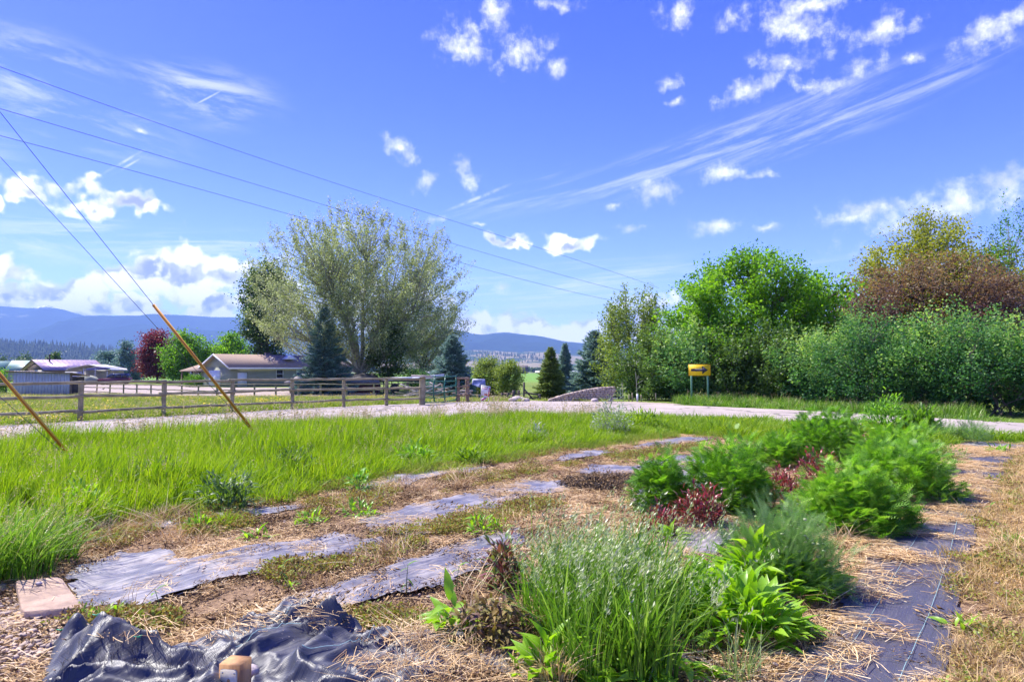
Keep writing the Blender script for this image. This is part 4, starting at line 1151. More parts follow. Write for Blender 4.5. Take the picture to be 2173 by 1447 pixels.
for (px, py, rx, ry, h, n, lab) in [
    (1486, 1118, .27, .24, .38, 420, 'red leaved plant with the greenest base, between the two nearest feathery bushes'),
    (1402, 1132, .18, .16, .29, 190, 'bright red leaved plant nearest the tall grass clump'),
    (1658, 1058, .27, .24, .35, 330, 'crimson plant between the feathery bushes in mid row'),
    (1737, 1026, .34, .26, .4, 380, 'dark red plant in front of the tall feathery bush'),
    (1826, 968, .3, .22, .5, 260, 'small reddish plant half hidden among the far feathery bushes')]:
    bush('red_leaved_plant', lab, 'plant', px, py, rx, ry, h, M['redleaf'], BL, n * 2, .075, G_R, 'stem_red', up=1.2, inner=.3)
bush('red_tipped_plant', 'small plant with red tips and fresh green leaves beside the tall grass clump', 'plant', 1068, 1250, .14, .14, .36, M['redgreen'], BL, 300, .10, None, 'stem_red', up=1.0, inner=.2)
bush('wilted_plant', 'wilted purple and brown plant left of the tall grass clump', 'plant', 1045, 1362, .24, .2, .26, M['wilt'], BL, 520, .09, None, 'stem_red', up=.2, inner=.2)
G_S = 'small bushes at the far end of the garden'
bush('roadside_bush', 'rounded bright green bush standing against the road', 'bush', 1885, 925, .55, .5, .92, M['feather'], BL, 1500, .13, G_S, inner=.45)
bush('roadside_bush', 'spiky pale green plant next to the rounded bush by the road', 'bush', 1957, 930, .4, .35, .62, M['grass_blue'], BL, 500, .22, G_S, up=2.0)
bush('roadside_bush', 'first of two dark blue green tufts by the far fabric patch', 'bush', 2006, 938, .34, .3, .42, M['yarrow'], FR_Y, 600, .15, G_S)
bush('roadside_bush', 'dark blue green tuft right of the other one beyond the far fabric patch', 'bush', 2066, 940, .36, .3, .46, M['yarrow'], FR_Y, 600, .15, G_S)
bush('clipped_plant', 'dense low olive cushion plant where the straw path begins', 'plant', 1985, 975, .5, .42, .32, M['olive'], BL, 1500, .06, None)
bush('silver_bush', 'pale silvery bush rising from the verge in front of the stone wall', 'bush', 1298, 925, .5, .4, .98, M['silver'], BL, 900, .10, None, inner=.3)
bush('verge_weed', 'leafy green weed clump right of the silvery bush', 'weed', 1368, 915, .65, .4, .55, M['grass'], BL, 900, .12, None, inner=.3)
bush('verge_weed', 'small pale leaved weed low in the verge grass', 'weed', 1138, 940, .28, .2, .4, M['silver'], BL, 160, .11, None)
bush('verge_weed', 'dark dock like weed at the left edge of the tall grass', 'weed', 180, 1108, .3, .25, .36, M['broad'], BL, 260, .12, None)
bush('verge_weed', 'leafy weed where the tall grass meets the middle strip', 'weed', 880, 985, .34, .22, .34, M['broad'], BL, 280, .14, None)
bush('verge_weed', 'leafy weeds at the base of the verge near the fabric patch', 'weed', 1000, 985, .3, .2, .26, M['grass'], BL, 220, .13, None)
for px_, py_, lab_ in [(330, 1040, 'broad leaved weed standing in the middle of the left verge grass'), (620, 1010, 'weed patch in the verge grass below the farther yellow guard'), (480, 1085, 'dark weed at the edge of the verge above the narrow fabric strip'), (820, 940, 'weed patch among the verge grass near the middle of the picture')]:
    bush('verge_weed', lab_, 'weed', px_, py_, .38, .28, .42, M['darkgreen'], BL, 320, .12, None)
bush('garden_weed', 'upright thistle like weed beside the broken fabric strip', 'weed', 762, 1048, .13, .12, .3, M['feather'], BLS, 60, .12, None)
for (px, py, rx, h, n, s_, lab) in [
    (425, 1128, .14, .16, 50, .09, 'small green weed left of a grass tuft in the upper weed row'),
    (545, 1140, .13, .06, 26, .12, 'flat pale leaved rosette lying beside the upper weed row'),
    (660, 1112, .16, .12, 60, .09, 'bushy little weed in the upper weed row near its middle'),
    (760, 1092, .22, .14, 90, .09, 'spreading weed at the corner of the broad flat fabric sheet'),
    (1020, 1130, .16, .17, 60, .10, 'leafy weed standing beside the golden dry tuft in the second row'),
    (1052, 1128, .14, .15, 50, .09, 'smaller leafy weed next to the golden dry tuft in the second row'),
    (235, 1325, .12, .1, 40, .07, 'tangle of small green leaves between paver and crumpled fabric'),
    (170, 1330, .09, .1, 24, .07, 'tiny green weed at the corner of the crumpled fabric'),
    (1960, 1055, .12, .16, 50, .11, 'dandelion plant at the edge of the straw path'),
    (2040, 1335, .10, .05, 18, .10, 'flat weed at the right edge of the path fabric'),
    (2120, 962, .2, .12, 60, .12, 'small green weed on the far fabric patch'),
    (620, 1250, .05, .05, 12, .06, 'seedling rosette in the brown mulch below the glossy sheet')]:
    bush('garden_weed', lab, 'weed', px, py, rx, rx * .85, h, M['broad'], BL, n, s_, 'small weeds in the garden', nst=3)


# tall grass clump
def tall_clump():
    p = G(1285, 1330); o = thing('grass_clump', 'tall clump of green grass with silvery seed heads in the garden', 'grass clump', (p[0], p[1], float(H(p[0], p[1]))))
    Vs, Fq, Ft, vs, off = [], [], [], [], 0
    for k in range(52):
        V, Q, T, v, tips = blades(54, .49, .1, .0115, lean=.42, seg=4, wind=(.05, .02, 0), hvar=.35, droop_frac=.25)
        a = rng.random() * 2 * pi; r = math.sqrt(rng.random()); V = V * rng.uniform(.8, 1.15) + np.array([.46 * r * cos(a), .82 * r * sin(a), 0])
        Vs.append(V); Fq.append(Q + off); Ft.append(T + off); vs.append(v); off += len(V)
    b = mesh_np('blades', np.vstack(Vs), [np.vstack(Fq), np.vstack(Ft)], M['grass_blue'], o, v=np.concatenate(vs)); b['kind'] = 'stuff'
    Vs, Fq, Ft, vs, off = [], [], [], [], 0; D = []
    for k in range(52):
        V, Q, T, v, tips = blades(7, .76, .1, .0035, lean=.26, seg=4, wind=(.1, .02, 0), hvar=.25)
        a = rng.random() * 2 * pi; r = math.sqrt(rng.random()) * rng.choice([.6, 1.0, 1.05]); V = V * rng.uniform(.7, 1.12) + np.array([.52 * r * cos(a), .86 * r * sin(a), 0])
        Vs.append(V); Fq.append(Q + off); Ft.append(T + off); vs.append(v); off += len(V)
        B = V.reshape(7, -1, 3)
        for q in range(16):
            f = rng.random(7)[:, None]; D.append(B[:, -1] * f + B[:, 6] * (1 - f) + rng.normal(0, .009, (7, 3)))
    s_ = mesh_np('seed_stalks', np.vstack(Vs), [np.vstack(Fq), np.vstack(Ft)], M['grass_blue'], o, v=np.concatenate(vs)); s_['kind'] = 'stuff'
    c = np.vstack(D); V, Q, v = leaf_quads(c, .027, aspect=.27, dirs=np.tile([.55, .1, .8], (len(c), 1)))
    h = mesh_np('seed_heads', V, [Q], M['seed_green'], o, v=v); h['kind'] = 'stuff'


tall_clump()


def left_grass():
    for (px, py, sx, sy, n, h, lab) in [(10, 1225, .22, .35, 26, .55, 'coarse long bladed grass tuft leaning out at the left edge of the garden'),
                                       (95, 1195, .14, .14, 9, .36, 'grass tuft bending down towards the concrete paver')]:
        p = G(px, py); o = thing('grass_tuft', lab, 'grass tuft', (p[0], p[1], float(H(p[0], p[1]))), 0, 'coarse grass tufts at the garden corner')
        Vs, Fq, Ft, vs, off = [], [], [], [], 0
        for k in range(n):
            V, Q, T, v, tips = blades(26, h, .09, .011, lean=.5, seg=4, wind=(.28, -.08, 0), hvar=.3, droop_frac=.3)
            V = V + np.array([rng.normal(0, sx), rng.normal(0, sy), 0]); Vs.append(V); Fq.append(Q + off); Ft.append(T + off); vs.append(v); off += len(V)
        b = mesh_np('blades', np.vstack(Vs), [np.vstack(Fq), np.vstack(Ft)], M['grass_blue'], o, v=np.concatenate(vs)); b['kind'] = 'stuff'
        D = []
        st = blades(n * 2, h * 1.35, sx * 1.5, .003, lean=.3, seg=4, wind=(.5, -.05, 0))
        B = st[0].reshape(n * 2, -1, 3)
        for q in range(12):
            f = rng.random(n * 2)[:, None]; D.append(B[:, -1] * f + B[:, 6] * (1 - f) + rng.normal(0, .008, (n * 2, 3)))
        V, Q, v = leaf_quads(np.vstack(D), .022, aspect=.25, dirs=np.tile([.8, 0, .2], (n * 24, 1)))
        s2 = mesh_np('seed_heads', np.vstack([st[0], V]), [np.vstack([st[1], Q + len(st[0])]), st[2]], M['seed'], o, v=np.concatenate([st[3], v])); s2['kind'] = 'stuff'


left_grass()
for (px, py, lab, m_, h) in [(480, 1118, 'upright green grass tuft in the upper weed row', 'grass', .17), (1035, 1118, 'golden dry grass tuft in the second weed row', 'straw', .12),
                             (1180, 1440, 'yellowish drooping grass tuft at the bottom of the tall clump', 'lawn_dry', .22), (1570, 1440, 'thin brome grass leaning at the bottom right of the leafy mass', 'seed_green', .3),
                             (1040, 850, 'rust coloured dry tuft at the foot of the gate post', 'straw', .3), (2010, 1060, 'wispy dull green grass tuft past the dandelion', 'seed_green', .25)]:
    p = G(px, py); V, Q, T, v, tips = blades(120 if h < .29 else 60, h, .10 if px != 1040 else .5, .006, lean=.6, wind=(.1, 0, 0))
    o = thing('grass_tuft', lab, 'grass tuft', (p[0], p[1], float(H(p[0], p[1])))); b = mesh_np('blades', V, [Q, T], M[m_], o, v=v); b['kind'] = 'stuff'

# leafy plants with individually built leaves
LEAFM = []
for k in range(5):
    V, fs, v = blade_leaf(.28 + .04 * k, 7, .2 + .1 * k, .16 + .03 * k, .05 * (k % 2)) if 0 else blade_leaf(.28 + .04 * k, 7, .2 + .1 * k, .05 * (k % 2), .14 + .03 * k); LEAFM.append(mesh_np('leaf', V, fs, M['broad'], v=v + (k - 2) * .12, link=False).data)


def leafy(name, label, px, py, n, rx, ry, size, h=.2, group=None, up=1.15, base=None, mesh=None):
    p = G(px, py); o = thing(name, label, 'plant', (p[0], p[1], float(H(p[0], p[1]))), 0, group)
    for i in range(n):
        l = bpy.data.objects.new('leaf', (mesh or LEAFM)[rng.integers(0, len(mesh or LEAFM))]); col.objects.link(l); l.parent = o
        a = rng.random() * 2 * pi; r = math.sqrt(rng.random()); q = (1 - r) * h * rng.uniform(.5, 1.2)
        l.location = (rx * r * cos(a), ry * r * sin(a), .01 + q)
        l.rotation_euler = (rng.normal(0, .3), -(up * (1.15 - .6 * r)) + rng.normal(0, .25), a + rng.normal(0, .5))
        s_ = size * rng.uniform(.6, 1.15); l.scale = (s_, s_, s_)
    return o


GL = 'lush broad leaved plants'
leafy('leafy_plant', 'lush broad leaved plant directly below the grey green bush', 1610, 1258, 300, .44, .34, .165, .34, GL)
leafy('leafy_plant', 'lush broad leaved plant at the path side of the leafy mass', 1690, 1250, 220, .28, .3, .155, .28, GL)
leafy('leafy_plant', 'lush broad leaved plant in the middle of the leafy mass', 1575, 1345, 300, .36, .28, .165, .32, GL)
leafy('leafy_plant', 'lush broad leaved plant touching the tall grass clump', 1510, 1300, 240, .24, .32, .155, .28, GL)
leafy('leafy_plant', 'bright lobed leaves low in front of the tall grass clump', 1165, 1425, 60, .17, .10, .16, .14, GL)
leafy('leafy_plant', 'dark leaved low plant in the shade at the bottom of the tall grass clump', 1400, 1440, 110, .34, .12, .12, .1, GL, up=.4)
leafy('leafy_plant', 'broad leaved weed with long serrated leaves beside the wilted plant', 955, 1352, 34, .14, .12, .17, .18, GL, up=.7)
leafy('leafy_plant', 'broad leaved plant between the red leaved plants and the yellowing stalks', 1425, 1145, 20, .08, .07, .14, .12, GL)


def seedling(px, py, hs, lab, tilt=.1):
    p = G(px, py); o = thing('seedling', lab, 'seedling', (p[0], p[1], float(floor_z(p[0], p[1]))), 0, 'single stemmed seedlings')
    m = MB(); m.tube([(0, 0, 0), (tilt * .3, 0, hs * .5), (tilt, 0, hs)], [.004, .003, .002], 5); m.build('stem', M['stem'], o)
    for (z_, a, s_, dn) in [(.95, .3, .09, -.5), (.85, 2.6, .07, .3), (.5, -.2, .08, .7), (.35, 3.3, .07, .8)]:
        l = bpy.data.objects.new('leaf', LEAFM[0]); col.objects.link(l); l.parent = o; l.location = (tilt * z_ * .8, 0, hs * z_); l.scale = (s_,) * 3; l.rotation_euler = (0, dn, a)


seedling(595, 1240, .16, 'seedling with one long leaf rising from the brown mulch', .03)
seedling(340, 1305, .17, 'seedling with hanging leaves in front of the glossy fabric', -.04)
seedling(862, 1268, .2, 'thin wispy seedling on the streaky fabric strip', .01)
seedling(968, 1262, .2, 'thin pale seedling in front of the streaky fabric strip', .02)
seedling(2100, 1090, .1, 'small seedling right of the fabric path', .02)


# ---- rocks, paver, post
def rock(px, py, s, lab, mat='boulder', flat=.6, zoff=0, grp=None, Y=None):
    p = G(px, py); ic = bpy_ico(); V, T = ic
    # one subdivision for a rounder stone
    E = {}; V = list(V); T2 = []
    def mid(a, b):
        k = (min(a, b), max(a, b))
        if k not in E: q = (V[a] + V[b]) / 2; V.append(q / np.linalg.norm(q)); E[k] = len(V) - 1
        return E[k]
    for a, b, c in T:
        ab, bc, ca = mid(a, b), mid(b, c), mid(c, a); T2 += [(a, ab, ca), (b, bc, ab), (c, ca, bc), (ab, bc, ca)]
    V = np.array(V) * (1 + rng.normal(0, .06, (len(V), 1))) * np.array([1, rng.uniform(.7, .95), flat]) * s
    o = mesh_np('rock', V, [np.array(T2)], M[mat], smooth=True); z = float(floor_z(p[0], p[1])) if p[1] < 18 else float(macro(p[1]))
    o.location = (p[0], p[1], z + s * flat * .5 + zoff); o.rotation_euler = (0, 0, rng.random() * 6); tag(o, lab, 'rock', grp)
    return o


for (px, py, s, lab) in [(522, 1168, .042, 'tan stone resting on the glossy fabric near its upper edge'), (372, 1208, .024, 'rear stone of the little group on the glossy fabric'),
                         (380, 1200, .02, 'small brown stone touching the dirt patch on the glossy fabric'), (362, 1224, .018, 'dark little stone in the group on the glossy fabric'), (380, 1226, .02, 'square grey stone in the group on the glossy fabric'),
                         (100, 1190, .08, 'long pale stone under the bending grass tuft')]:
    rock(px, py, s, lab, 'boulder', .55)
for i, (px, py, s, lab) in enumerate([(1088, 852, .22, 'pale rock at the left end of the driveway rock line'), (1097, 851, .3, 'largest pale rock in the driveway rock line'), (1106, 851, .24, 'middle pale rock beside the largest one on the driveway edge'), (1116, 852, .2, 'right end pale rock of the driveway rock line'), (1262, 853, .22, 'rounded boulder in front of the stone wall')]):
    rock(px, py, s, lab, 'boulder', .6)

pc = [G(33, 1232, .085), G(129, 1224, .085), G(178, 1289, .07), G(46, 1297, .07)]
pv = MB(); top = np.array(pc); nn = np.array([0, 0, 1.]); bot = top - nn * .055; ins = top + nn * .006
def chip(P):
    out = []
    for i in range(4):
        a, b, c = P[i - 1], P[i], P[(i + 1) % 4]; k_ = (.05, .09, .04, .07)[i]
        out += [b + (a - b) * k_ + rng.normal(0, .002, 3), b + (c - b) * k_ * .8, b + (c - b) * (.35 + .1 * i) + rng.normal(0, .003, 3)]
    return np.array(out)
top = chip(top); bot = top - nn * .055
cen = top.mean(0); inner_ = cen + (top - cen) * .965 + nn * .005
V = np.vstack([inner_, top, bot]); j = np.arange(12); k = (j + 1) % 12
pv.add(V, [[list(range(11, -1, -1))], np.stack([j, k, k + 12, j + 12], -1), np.stack([j + 12, k + 12, k + 24, j + 24], -1)])
o = pv.build('concrete_paver', M['paver']); tag(o, 'pinkish rectangular concrete paver lying on the gravel', 'paver')
pb_ = rock(82, 1268, .022, 'white pebble lying on top of the concrete paver', 'boulder', .6); pb_.location.z = .10
# dry twig on the paver
tw = MB(); q = lambda a, b, z: tuple(G(a, b, z))
tw.tube([q(70, 1240, .10), q(95, 1228, .12), q(105, 1235, .10), q(128, 1238, .105)], .002, 4); tw.tube([q(62, 1250, .095), q(78, 1256, .10), q(88, 1252, .1)], .0018, 4)
tag(tw.build('dry_twig', M['dark_wood']), 'thin curled dry twig lying on the concrete paver', 'twig')

pp = A(490, 1411, 3.3); post = thing('timber_stub', 'orange square timber stub with a pale plate nailed to its face', 'post', (pp[0], pp[1] + .055, 0), R(-9))
m = MB(); hz = pp[2]; w_ = .11
bev = .006; pts = [(-w_ / 2 + bev, -w_ / 2), (w_ / 2 - bev, -w_ / 2), (w_ / 2, -w_ / 2 + bev), (w_ / 2, w_ / 2 - bev), (w_ / 2 - bev, w_ / 2), (-w_ / 2 + bev, w_ / 2), (-w_ / 2, w_ / 2 - bev), (-w_ / 2, -w_ / 2 + bev)]
m.prism(pts, -.1, hz); m.build('timber', M['post_cut'], post)
m = MB(); c_ = []
for cx_, cz_, a0 in [(.032, hz - .03, 0), (-.032, hz - .03, 90), (-.032, hz - .12, 180), (.032, hz - .12, 270)]:
    for q_ in (0, 30, 60, 90): c_.append((cx_ + .012 * cos(R(a0 + q_)), -w_ / 2 - .004, cz_ + .012 * sin(R(a0 + q_))))
m.poly3(c_, .003); pl = m.build('plate', M['plate'], post)
for (a, b, r_) in [(-.03, -.035, .004), (.03, -.035, .004), (-.03, -.11, .004), (.03, -.11, .004), (0, -.07, .008)]:
    m = MB(); m.tube([(a, -w_ / 2 - .0035, hz + b), (a, -w_ / 2 - .0065, hz + b)], r_, 10)
    m.build('nail' if r_ < .005 else 'knot_hole', M['chrome' if r_ < .005 else 'post_cut'], pl)
rock(530, 1449, .05, 'pale rounded stone beside the timber stub', 'boulder', .7)
# green plastic bits
for (px, py, lab) in [(111, 1384, 'green plastic scrap on the straw beside the crumpled fabric'), (186, 1412, 'green plastic scrap caught in the folds of the crumpled fabric'), (276, 1432, 'green plastic scrap on the frayed fabric edge')]:
    p = G(px, py); m = MB(); m.box((0, 0, 0), (.035, .008, .003), rz=.3, ry=.3); m.box((.015, .006, .004), (.02, .007, .003), rz=1.0); o = m.build('plastic_scrap', M['yarn_green'])
    o.location = (p[0], p[1] + .06, float(floor_z(p[0], p[1] + .06)) + .02); tag(o, lab, 'plastic scrap')
# dandelion flower
p = G(1978, 1045); fd = thing('dandelion_flower', 'yellow dandelion flower by the straw path', 'flower', (p[0], p[1], float(H(p[0], p[1]))))
m = MB(); m.tube([(0, 0, 0), (.01, 0, .1), (.02, 0, .19)], .003, 5); m.build('stem', M['stem'], fd)
V, Q, v = leaf_quads(np.tile([.02, 0, .19], (40, 1)), .028, up=.5, aspect=.3); f_ = mesh_np('petals', V, [Q], M['yellow'], fd, v=v)


# ================================================================ TREES
def bez(a, b, c, n):
    t_ = np.linspace(0, 1, n)[:, None]; return (1 - t_) ** 2 * a + 2 * t_ * (1 - t_) * b + t_ ** 2 * c


def tree(name, label, cat, base, prof, lm, bm, ntips=300, per=120, size=.15, spread=.45, trunk_r=.2, fork=.25, limbs=9, stems=1, up=.6, shoot=0.0, group=None, seed=1, squash=1.0, lean=(0, 0), lumps=.3, aspect=.7, dirs_up=.4, shell=.45, base_spread=.0, vgrad=0.0):
    """prof: list of (height m, radius m). Limbs, branches and leaf clusters fill the profile."""
    global rng
    keep, rng = rng, np.random.default_rng(seed)
    prof = np.array(prof, float); z0, z1 = prof[0, 0], prof[-1, 0]; Ht = z1
    o = thing(name, label, cat, tuple(base), 0, group)
    zz = np.linspace(z0, z1, 200); rr = np.interp(zz, prof[:, 0], prof[:, 1]); w = rr ** 1.3 + .02; w /= w.sum()
    tz = rng.choice(zz, ntips, p=w) + rng.normal(0, (z1 - z0) / 120, ntips)
    th = rng.random(ntips) * 2 * pi; R_ = np.interp(tz, prof[:, 0], prof[:, 1])
    lump = 1 - lumps + 2 * lumps * vnoise(np.cos(th) * 1.6 + 9 + seed, np.sin(th) * 1.6 + tz * 2.6 / Ht * 2, .7, seed % 50)
    r = R_ * lump * (shell + (1 - shell) * rng.random(ntips) ** .6)
    f = (tz / Ht)
    tips = np.stack([r * np.cos(th) + lean[0] * f, r * np.sin(th) * squash + lean[1] * f, tz], -1)
    # limbs: farthest point picks
    idx = [int(np.argmax(tips[:, 2]))]; D = np.linalg.norm(tips - tips[idx[0]], axis=1)
    for _ in range(limbs - 1):
        k = int(np.argmax(D)); idx.append(k); D = np.minimum(D, np.linalg.norm(tips - tips[k], axis=1))
    wood = MB(); curves = []; fz = fork * Ht
    roots = [np.array([0, 0, 0.])] if stems == 1 else [np.array([rng.normal(0, base_spread), rng.normal(0, base_spread * .5), 0]) for _ in range(stems)]
    if stems == 1:
        tp = np.array([[0, 0, -.1], [.02 * Ht * rng.normal() * .3, 0, fz * .5], [0, 0, fz]]) + np.array([[0, 0, 0], [0, 0, 0], [lean[0] * fork, lean[1] * fork, 0]])
        P = bez(tp[0], tp[1], tp[2], 5); tr = MB(); tr.tube(P, np.linspace(trunk_r * 1.25, trunk_r * .85, 5), 9); tr.build('trunk', bm, o, smooth=True)
    for q, k in enumerate(idx):
        e = tips[k] * np.array([.93, .93, .96]); s_ = roots[q % len(roots)].copy()
        if stems == 1: s_ = np.array([lean[0] * fork, lean[1] * fork, fz * rng.uniform(.8, 1.0)])
        L = np.linalg.norm(e - s_); mdl = s_ + (e - s_) * np.array([.42, .42, .42]) + np.array([0, 0, up * .22 * L])
        if stems > 1: mdl = s_ + (e - s_) * np.array([.3, .3, .6])
        c = bez(s_, mdl, e, 12); c[1:-1] += rng.normal(0, L * .008, (10, 3)); curves.append(c)
        r0 = trunk_r * (.62 if stems == 1 else .5) * (L / Ht) ** .5
        wood.tube(c, np.linspace(r0, r0 * .12, 12), 6, False)
    Lc = np.array([c for c in curves])
    P0, PM = np.zeros((ntips, 3)), np.zeros((ntips, 3))
    for i in range(ntips):
        q = tips[i] * np.array([.62, .62, .78]); d = np.linalg.norm(Lc[:, 2:] - q, axis=2); a, b = np.unravel_index(np.argmin(d), d.shape)
        P0[i] = Lc[a, b + 2]; L = np.linalg.norm(tips[i] - P0[i]); PM[i] = P0[i] + (tips[i] - P0[i]) * .5 + np.array([0, 0, (up - .3) * .2 * L]) * np.array([1, 1, 1]) + rng.normal(0, .04 * L, 3)
        if L > .25: wood.tube(bez(P0[i], PM[i], tips[i], 4), [trunk_r * .09 + .008, trunk_r * .07 + .006, trunk_r * .045 + .004, .004], 3, False)
    wood.build('branches' if stems == 1 else 'stems', bm, o, smooth=True)
    n = ntips * per; ti = np.repeat(np.arange(ntips), per); q = rng.beta(2.2, 1.0, n)[:, None]
    c = (1 - q) ** 2 * P0[ti] + 2 * q * (1 - q) * PM[ti] + q ** 2 * tips[ti]
    out = tips - np.array([lean[0] * .5, lean[1] * .5, (z0 + z1) * .42]); out /= np.linalg.norm(out, axis=1)[:, None] + 1e-6
    sp = spread * (.45 + .7 * q) * rng.uniform(.6, 1.3, ntips)[ti][:, None]
    c = c + rng.normal(0, 1, (n, 3)) * sp * np.array([1, 1, .62])
    if shoot:
        sd_ = out + np.array([0, 0, 1.2]); sd_ /= np.linalg.norm(sd_, axis=1)[:, None]
        k = rng.random(n) < .5; ln = rng.random(n) * shoot * rng.uniform(.4, 1.4, ntips)[ti]
        tw_ = tips[ti] + sd_[ti] * ln[:, None] + rng.normal(0, .12, (n, 3)); c = np.where(k[:, None], tw_, c)
    c[:, 2] = np.maximum(c[:, 2], .08)
    v = np.clip(rng.random(n) * .55 + rng.random(ntips)[ti] * .45, 0, 1)
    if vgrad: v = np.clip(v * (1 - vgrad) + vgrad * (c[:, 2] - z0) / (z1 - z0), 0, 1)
    V, Q, vv = leaf_quads(c, size, up=dirs_up, aspect=aspect, v=v)
    mesh_np('crown', V, [Q], lm, o, v=vv)
    rng = keep
    return o


def spruce(label, px, Y, h, r, mat, seed, group=None, name='spruce_tree', base_z=None, dens=1.0, skirt=.05):
    global rng
    keep, rng = rng, np.random.default_rng(seed)
    X = (px - CX) / F * Y; o = thing(name, label, 'spruce tree', (X, Y, float(macro(Y)) if base_z is None else base_z), rng.random() * 6, group)
    m = MB(); m.tube([(0, 0, -.1), (0, 0, h * .5), (0, 0, h * .98)], [h * .022, h * .014, .012], 7); m.build('trunk', M['bark'], o)
    P, D, S = [], [], []; wood = MB()
    z = h * skirt; 
    while z < h * .985:
        t_ = (z / h); L = r * (1 - t_) ** .82 * (1 + .08 * math.sin(z * 9)) + .03; nb = int(11 - 4 * t_)
        a0 = rng.random() * 6
        for b in range(nb):
            a = a0 + b * 2 * pi / nb + rng.normal(0, .18); l = L * rng.uniform(.66, 1.16); zb = z + rng.normal(0, h * .006)
            sl = np.interp(t_, [0, .5, 1], [-.28, .0, .9]); d = np.array([cos(a), sin(a), 0]); s_ = np.array([-sin(a), cos(a), 0])
            e = d * l + np.array([0, 0, zb + sl * l + .12 * l]); mid_ = d * l * .55 + np.array([0, 0, zb + sl * l * .5 - .05 * l])
            if l > .3: wood.tube(bez(np.array([0, 0, zb]), mid_, e, 4), [.015 + l * .008, .012, .008, .004], 3, False)
            k = int((26 + 95 * l) * dens); q = rng.beta(1.6, 1.0, k)[:, None]
            c = (1 - q) ** 2 * np.array([0, 0, zb]) + 2 * q * (1 - q) * mid_ + q ** 2 * e
            wq = (.36 * l * (1 - q * .75) + .03) * rng.normal(0, .62, (k, 1)); c = c + s_ * wq + np.array([0, 0, 1.]) * (-np.abs(wq) * .28 + rng.normal(0, .02, (k, 1)))
            P.append(c); D.append(d * 1.0 + s_ * np.sign(wq) * .6 + np.array([0, 0, .12]) + rng.normal(0, .28, (k, 3))); S.append(np.full(k, (.10 + .03 * l) * (.75 + .4 * (1 - t_))))
        z += h * .038 * (1.05 - .45 * t_)
    wood.build('branches', M['bark'], o)
    P, D, S = np.vstack(P), np.vstack(D), np.concatenate(S); n = len(P)
    D /= np.linalg.norm(D, axis=1)[:, None]; b = np.cross(D, np.array([0, 0, 1.]) + rng.normal(0, .7, (n, 3))); b /= np.linalg.norm(b, axis=1)[:, None] + 1e-6
    s_ = (S * rng.uniform(.7, 1.4, n))[:, None]
    V = np.stack([P - b * s_ * .2, P + b * s_ * .2, P + D * s_ * 1.5], 1).reshape(-1, 3); T = np.arange(n * 3).reshape(-1, 3)
    mesh_np('needles', V, [T], mat, o, v=np.repeat(rng.random(n), 3))
    rng = keep; return o


def gz(px, Y): return (( px - CX) / F * Y, Y, float(macro(Y)))
def zof(py, Y, base): return EYE + (HOR - py) / F * Y - base


# big grey-green poplar
Y = 64; bz = float(macro(Y)); S_ = Y / F
tree('poplar_tree', 'huge spreading grey green poplar with pale limbs towering over the yard', 'tree', (gz(768, Y)[0], Y, bz),
     [(3.3, 6.4), (4.6, 8.6), (6.5, 9.8), (9, 9.9), (12, 9.0), (14.3, 7.2), (15.6, 5.0), (16.3, 2.4)], M['poplar'], M['bark_pale'], 960, 165, .15, .62, .4, .12, 17, up=.55, shoot=1.5, seed=3, lean=(-.1, 0), lumps=.12, aspect=.62, shell=.12)
Y = 97; tree('cottonwood_tree', 'dark green leafy tree rising behind the left side of the poplar', 'tree', gz(566, Y), [(3, 2.0), (7, 3.4), (11, 4.0), (15, 3.6), (17.6, 1.6), (18.4, .5)], M['darkgreen'], M['bark'], 240, 110, .3, .6, .3, .22, 8, seed=4, lumps=.3)
Y = 84; tree('willow_tree', 'pale blue green willow showing to the right of the poplar trunk', 'tree', gz(898, Y), [(1.8, 3.0), (4, 4.2), (7, 4.4), (9.3, 3.0), (10.6, 1.0)], M['willow'], M['bark'], 220, 90, .2, .6, .25, .2, 9, seed=5)
Y = 62; tree('young_poplar', 'small dark green tree growing beside the poplar trunk', 'tree', gz(822, Y), [(1.0, 1.2), (2.5, 1.9), (4.5, 2.0), (6.5, 1.2), (7.5, .4)], M['darkgreen'], M['bark'], 120, 90, .16, .35, .12, .15, 7, seed=6)
Y = 118
tree('maple_tree', 'dark crimson maple beside the white carport', 'tree', gz(335, Y), [(1.2, 2.4), (3.5, 3.4), (6, 3.0), (8, 2.2), (9.3, 1.0)], M['redtree'], M['bark'], 220, 80, .3, .5, .2, .12, 8, seed=7)
Y = 105
tree('maple_tree', 'bright green maple between the crimson one and the house', 'tree', gz(398, Y), [(.9, 3.0), (3, 3.9), (5.5, 3.4), (7.4, 2.2), (8.2, .8)], M['maple'], M['bark'], 230, 80, .3, .55, .2, .12, 8, seed=8, lumps=.35)
tree('maple_tree', 'bright green maple directly behind the house roof', 'tree', gz(490, 112), [(.9, 2.8), (3, 3.8), (5.5, 3.2), (7.4, 2.0), (8.6, .6)], M['maple'], M['bark'], 230, 80, .3, .55, .2, .12, 8, seed=9, lumps=.35)
tree('pine_tree', 'dark blue green tree just right of the parked car', 'tree', gz(272, 125), [(.3, 2.4), (3, 2.4), (5.5, 1.7), (8, .6)], M['needle_blue'], M['bark'], 140, 90, .3, .4, .2, .1, 7, seed=10)
tree('pine_tree', 'broad dark blue green tree behind the carport', 'tree', gz(228, 135), [(.3, 2.6), (3, 2.8), (5, 2.0), (6.8, .6)], M['needle_blue'], M['bark'], 140, 80, .3, .45, .2, .1, 7, seed=12)
tree('garden_tree', 'small round green tree behind the mauve metal roof', 'tree', gz(116, 160), [(1, 1.2), (3.4, 1.9), (5.6, 1.5), (6.6, .5)], M['darkgreen'], M['bark'], 60, 70, .35, .4, .15, .2, 5, seed=13)
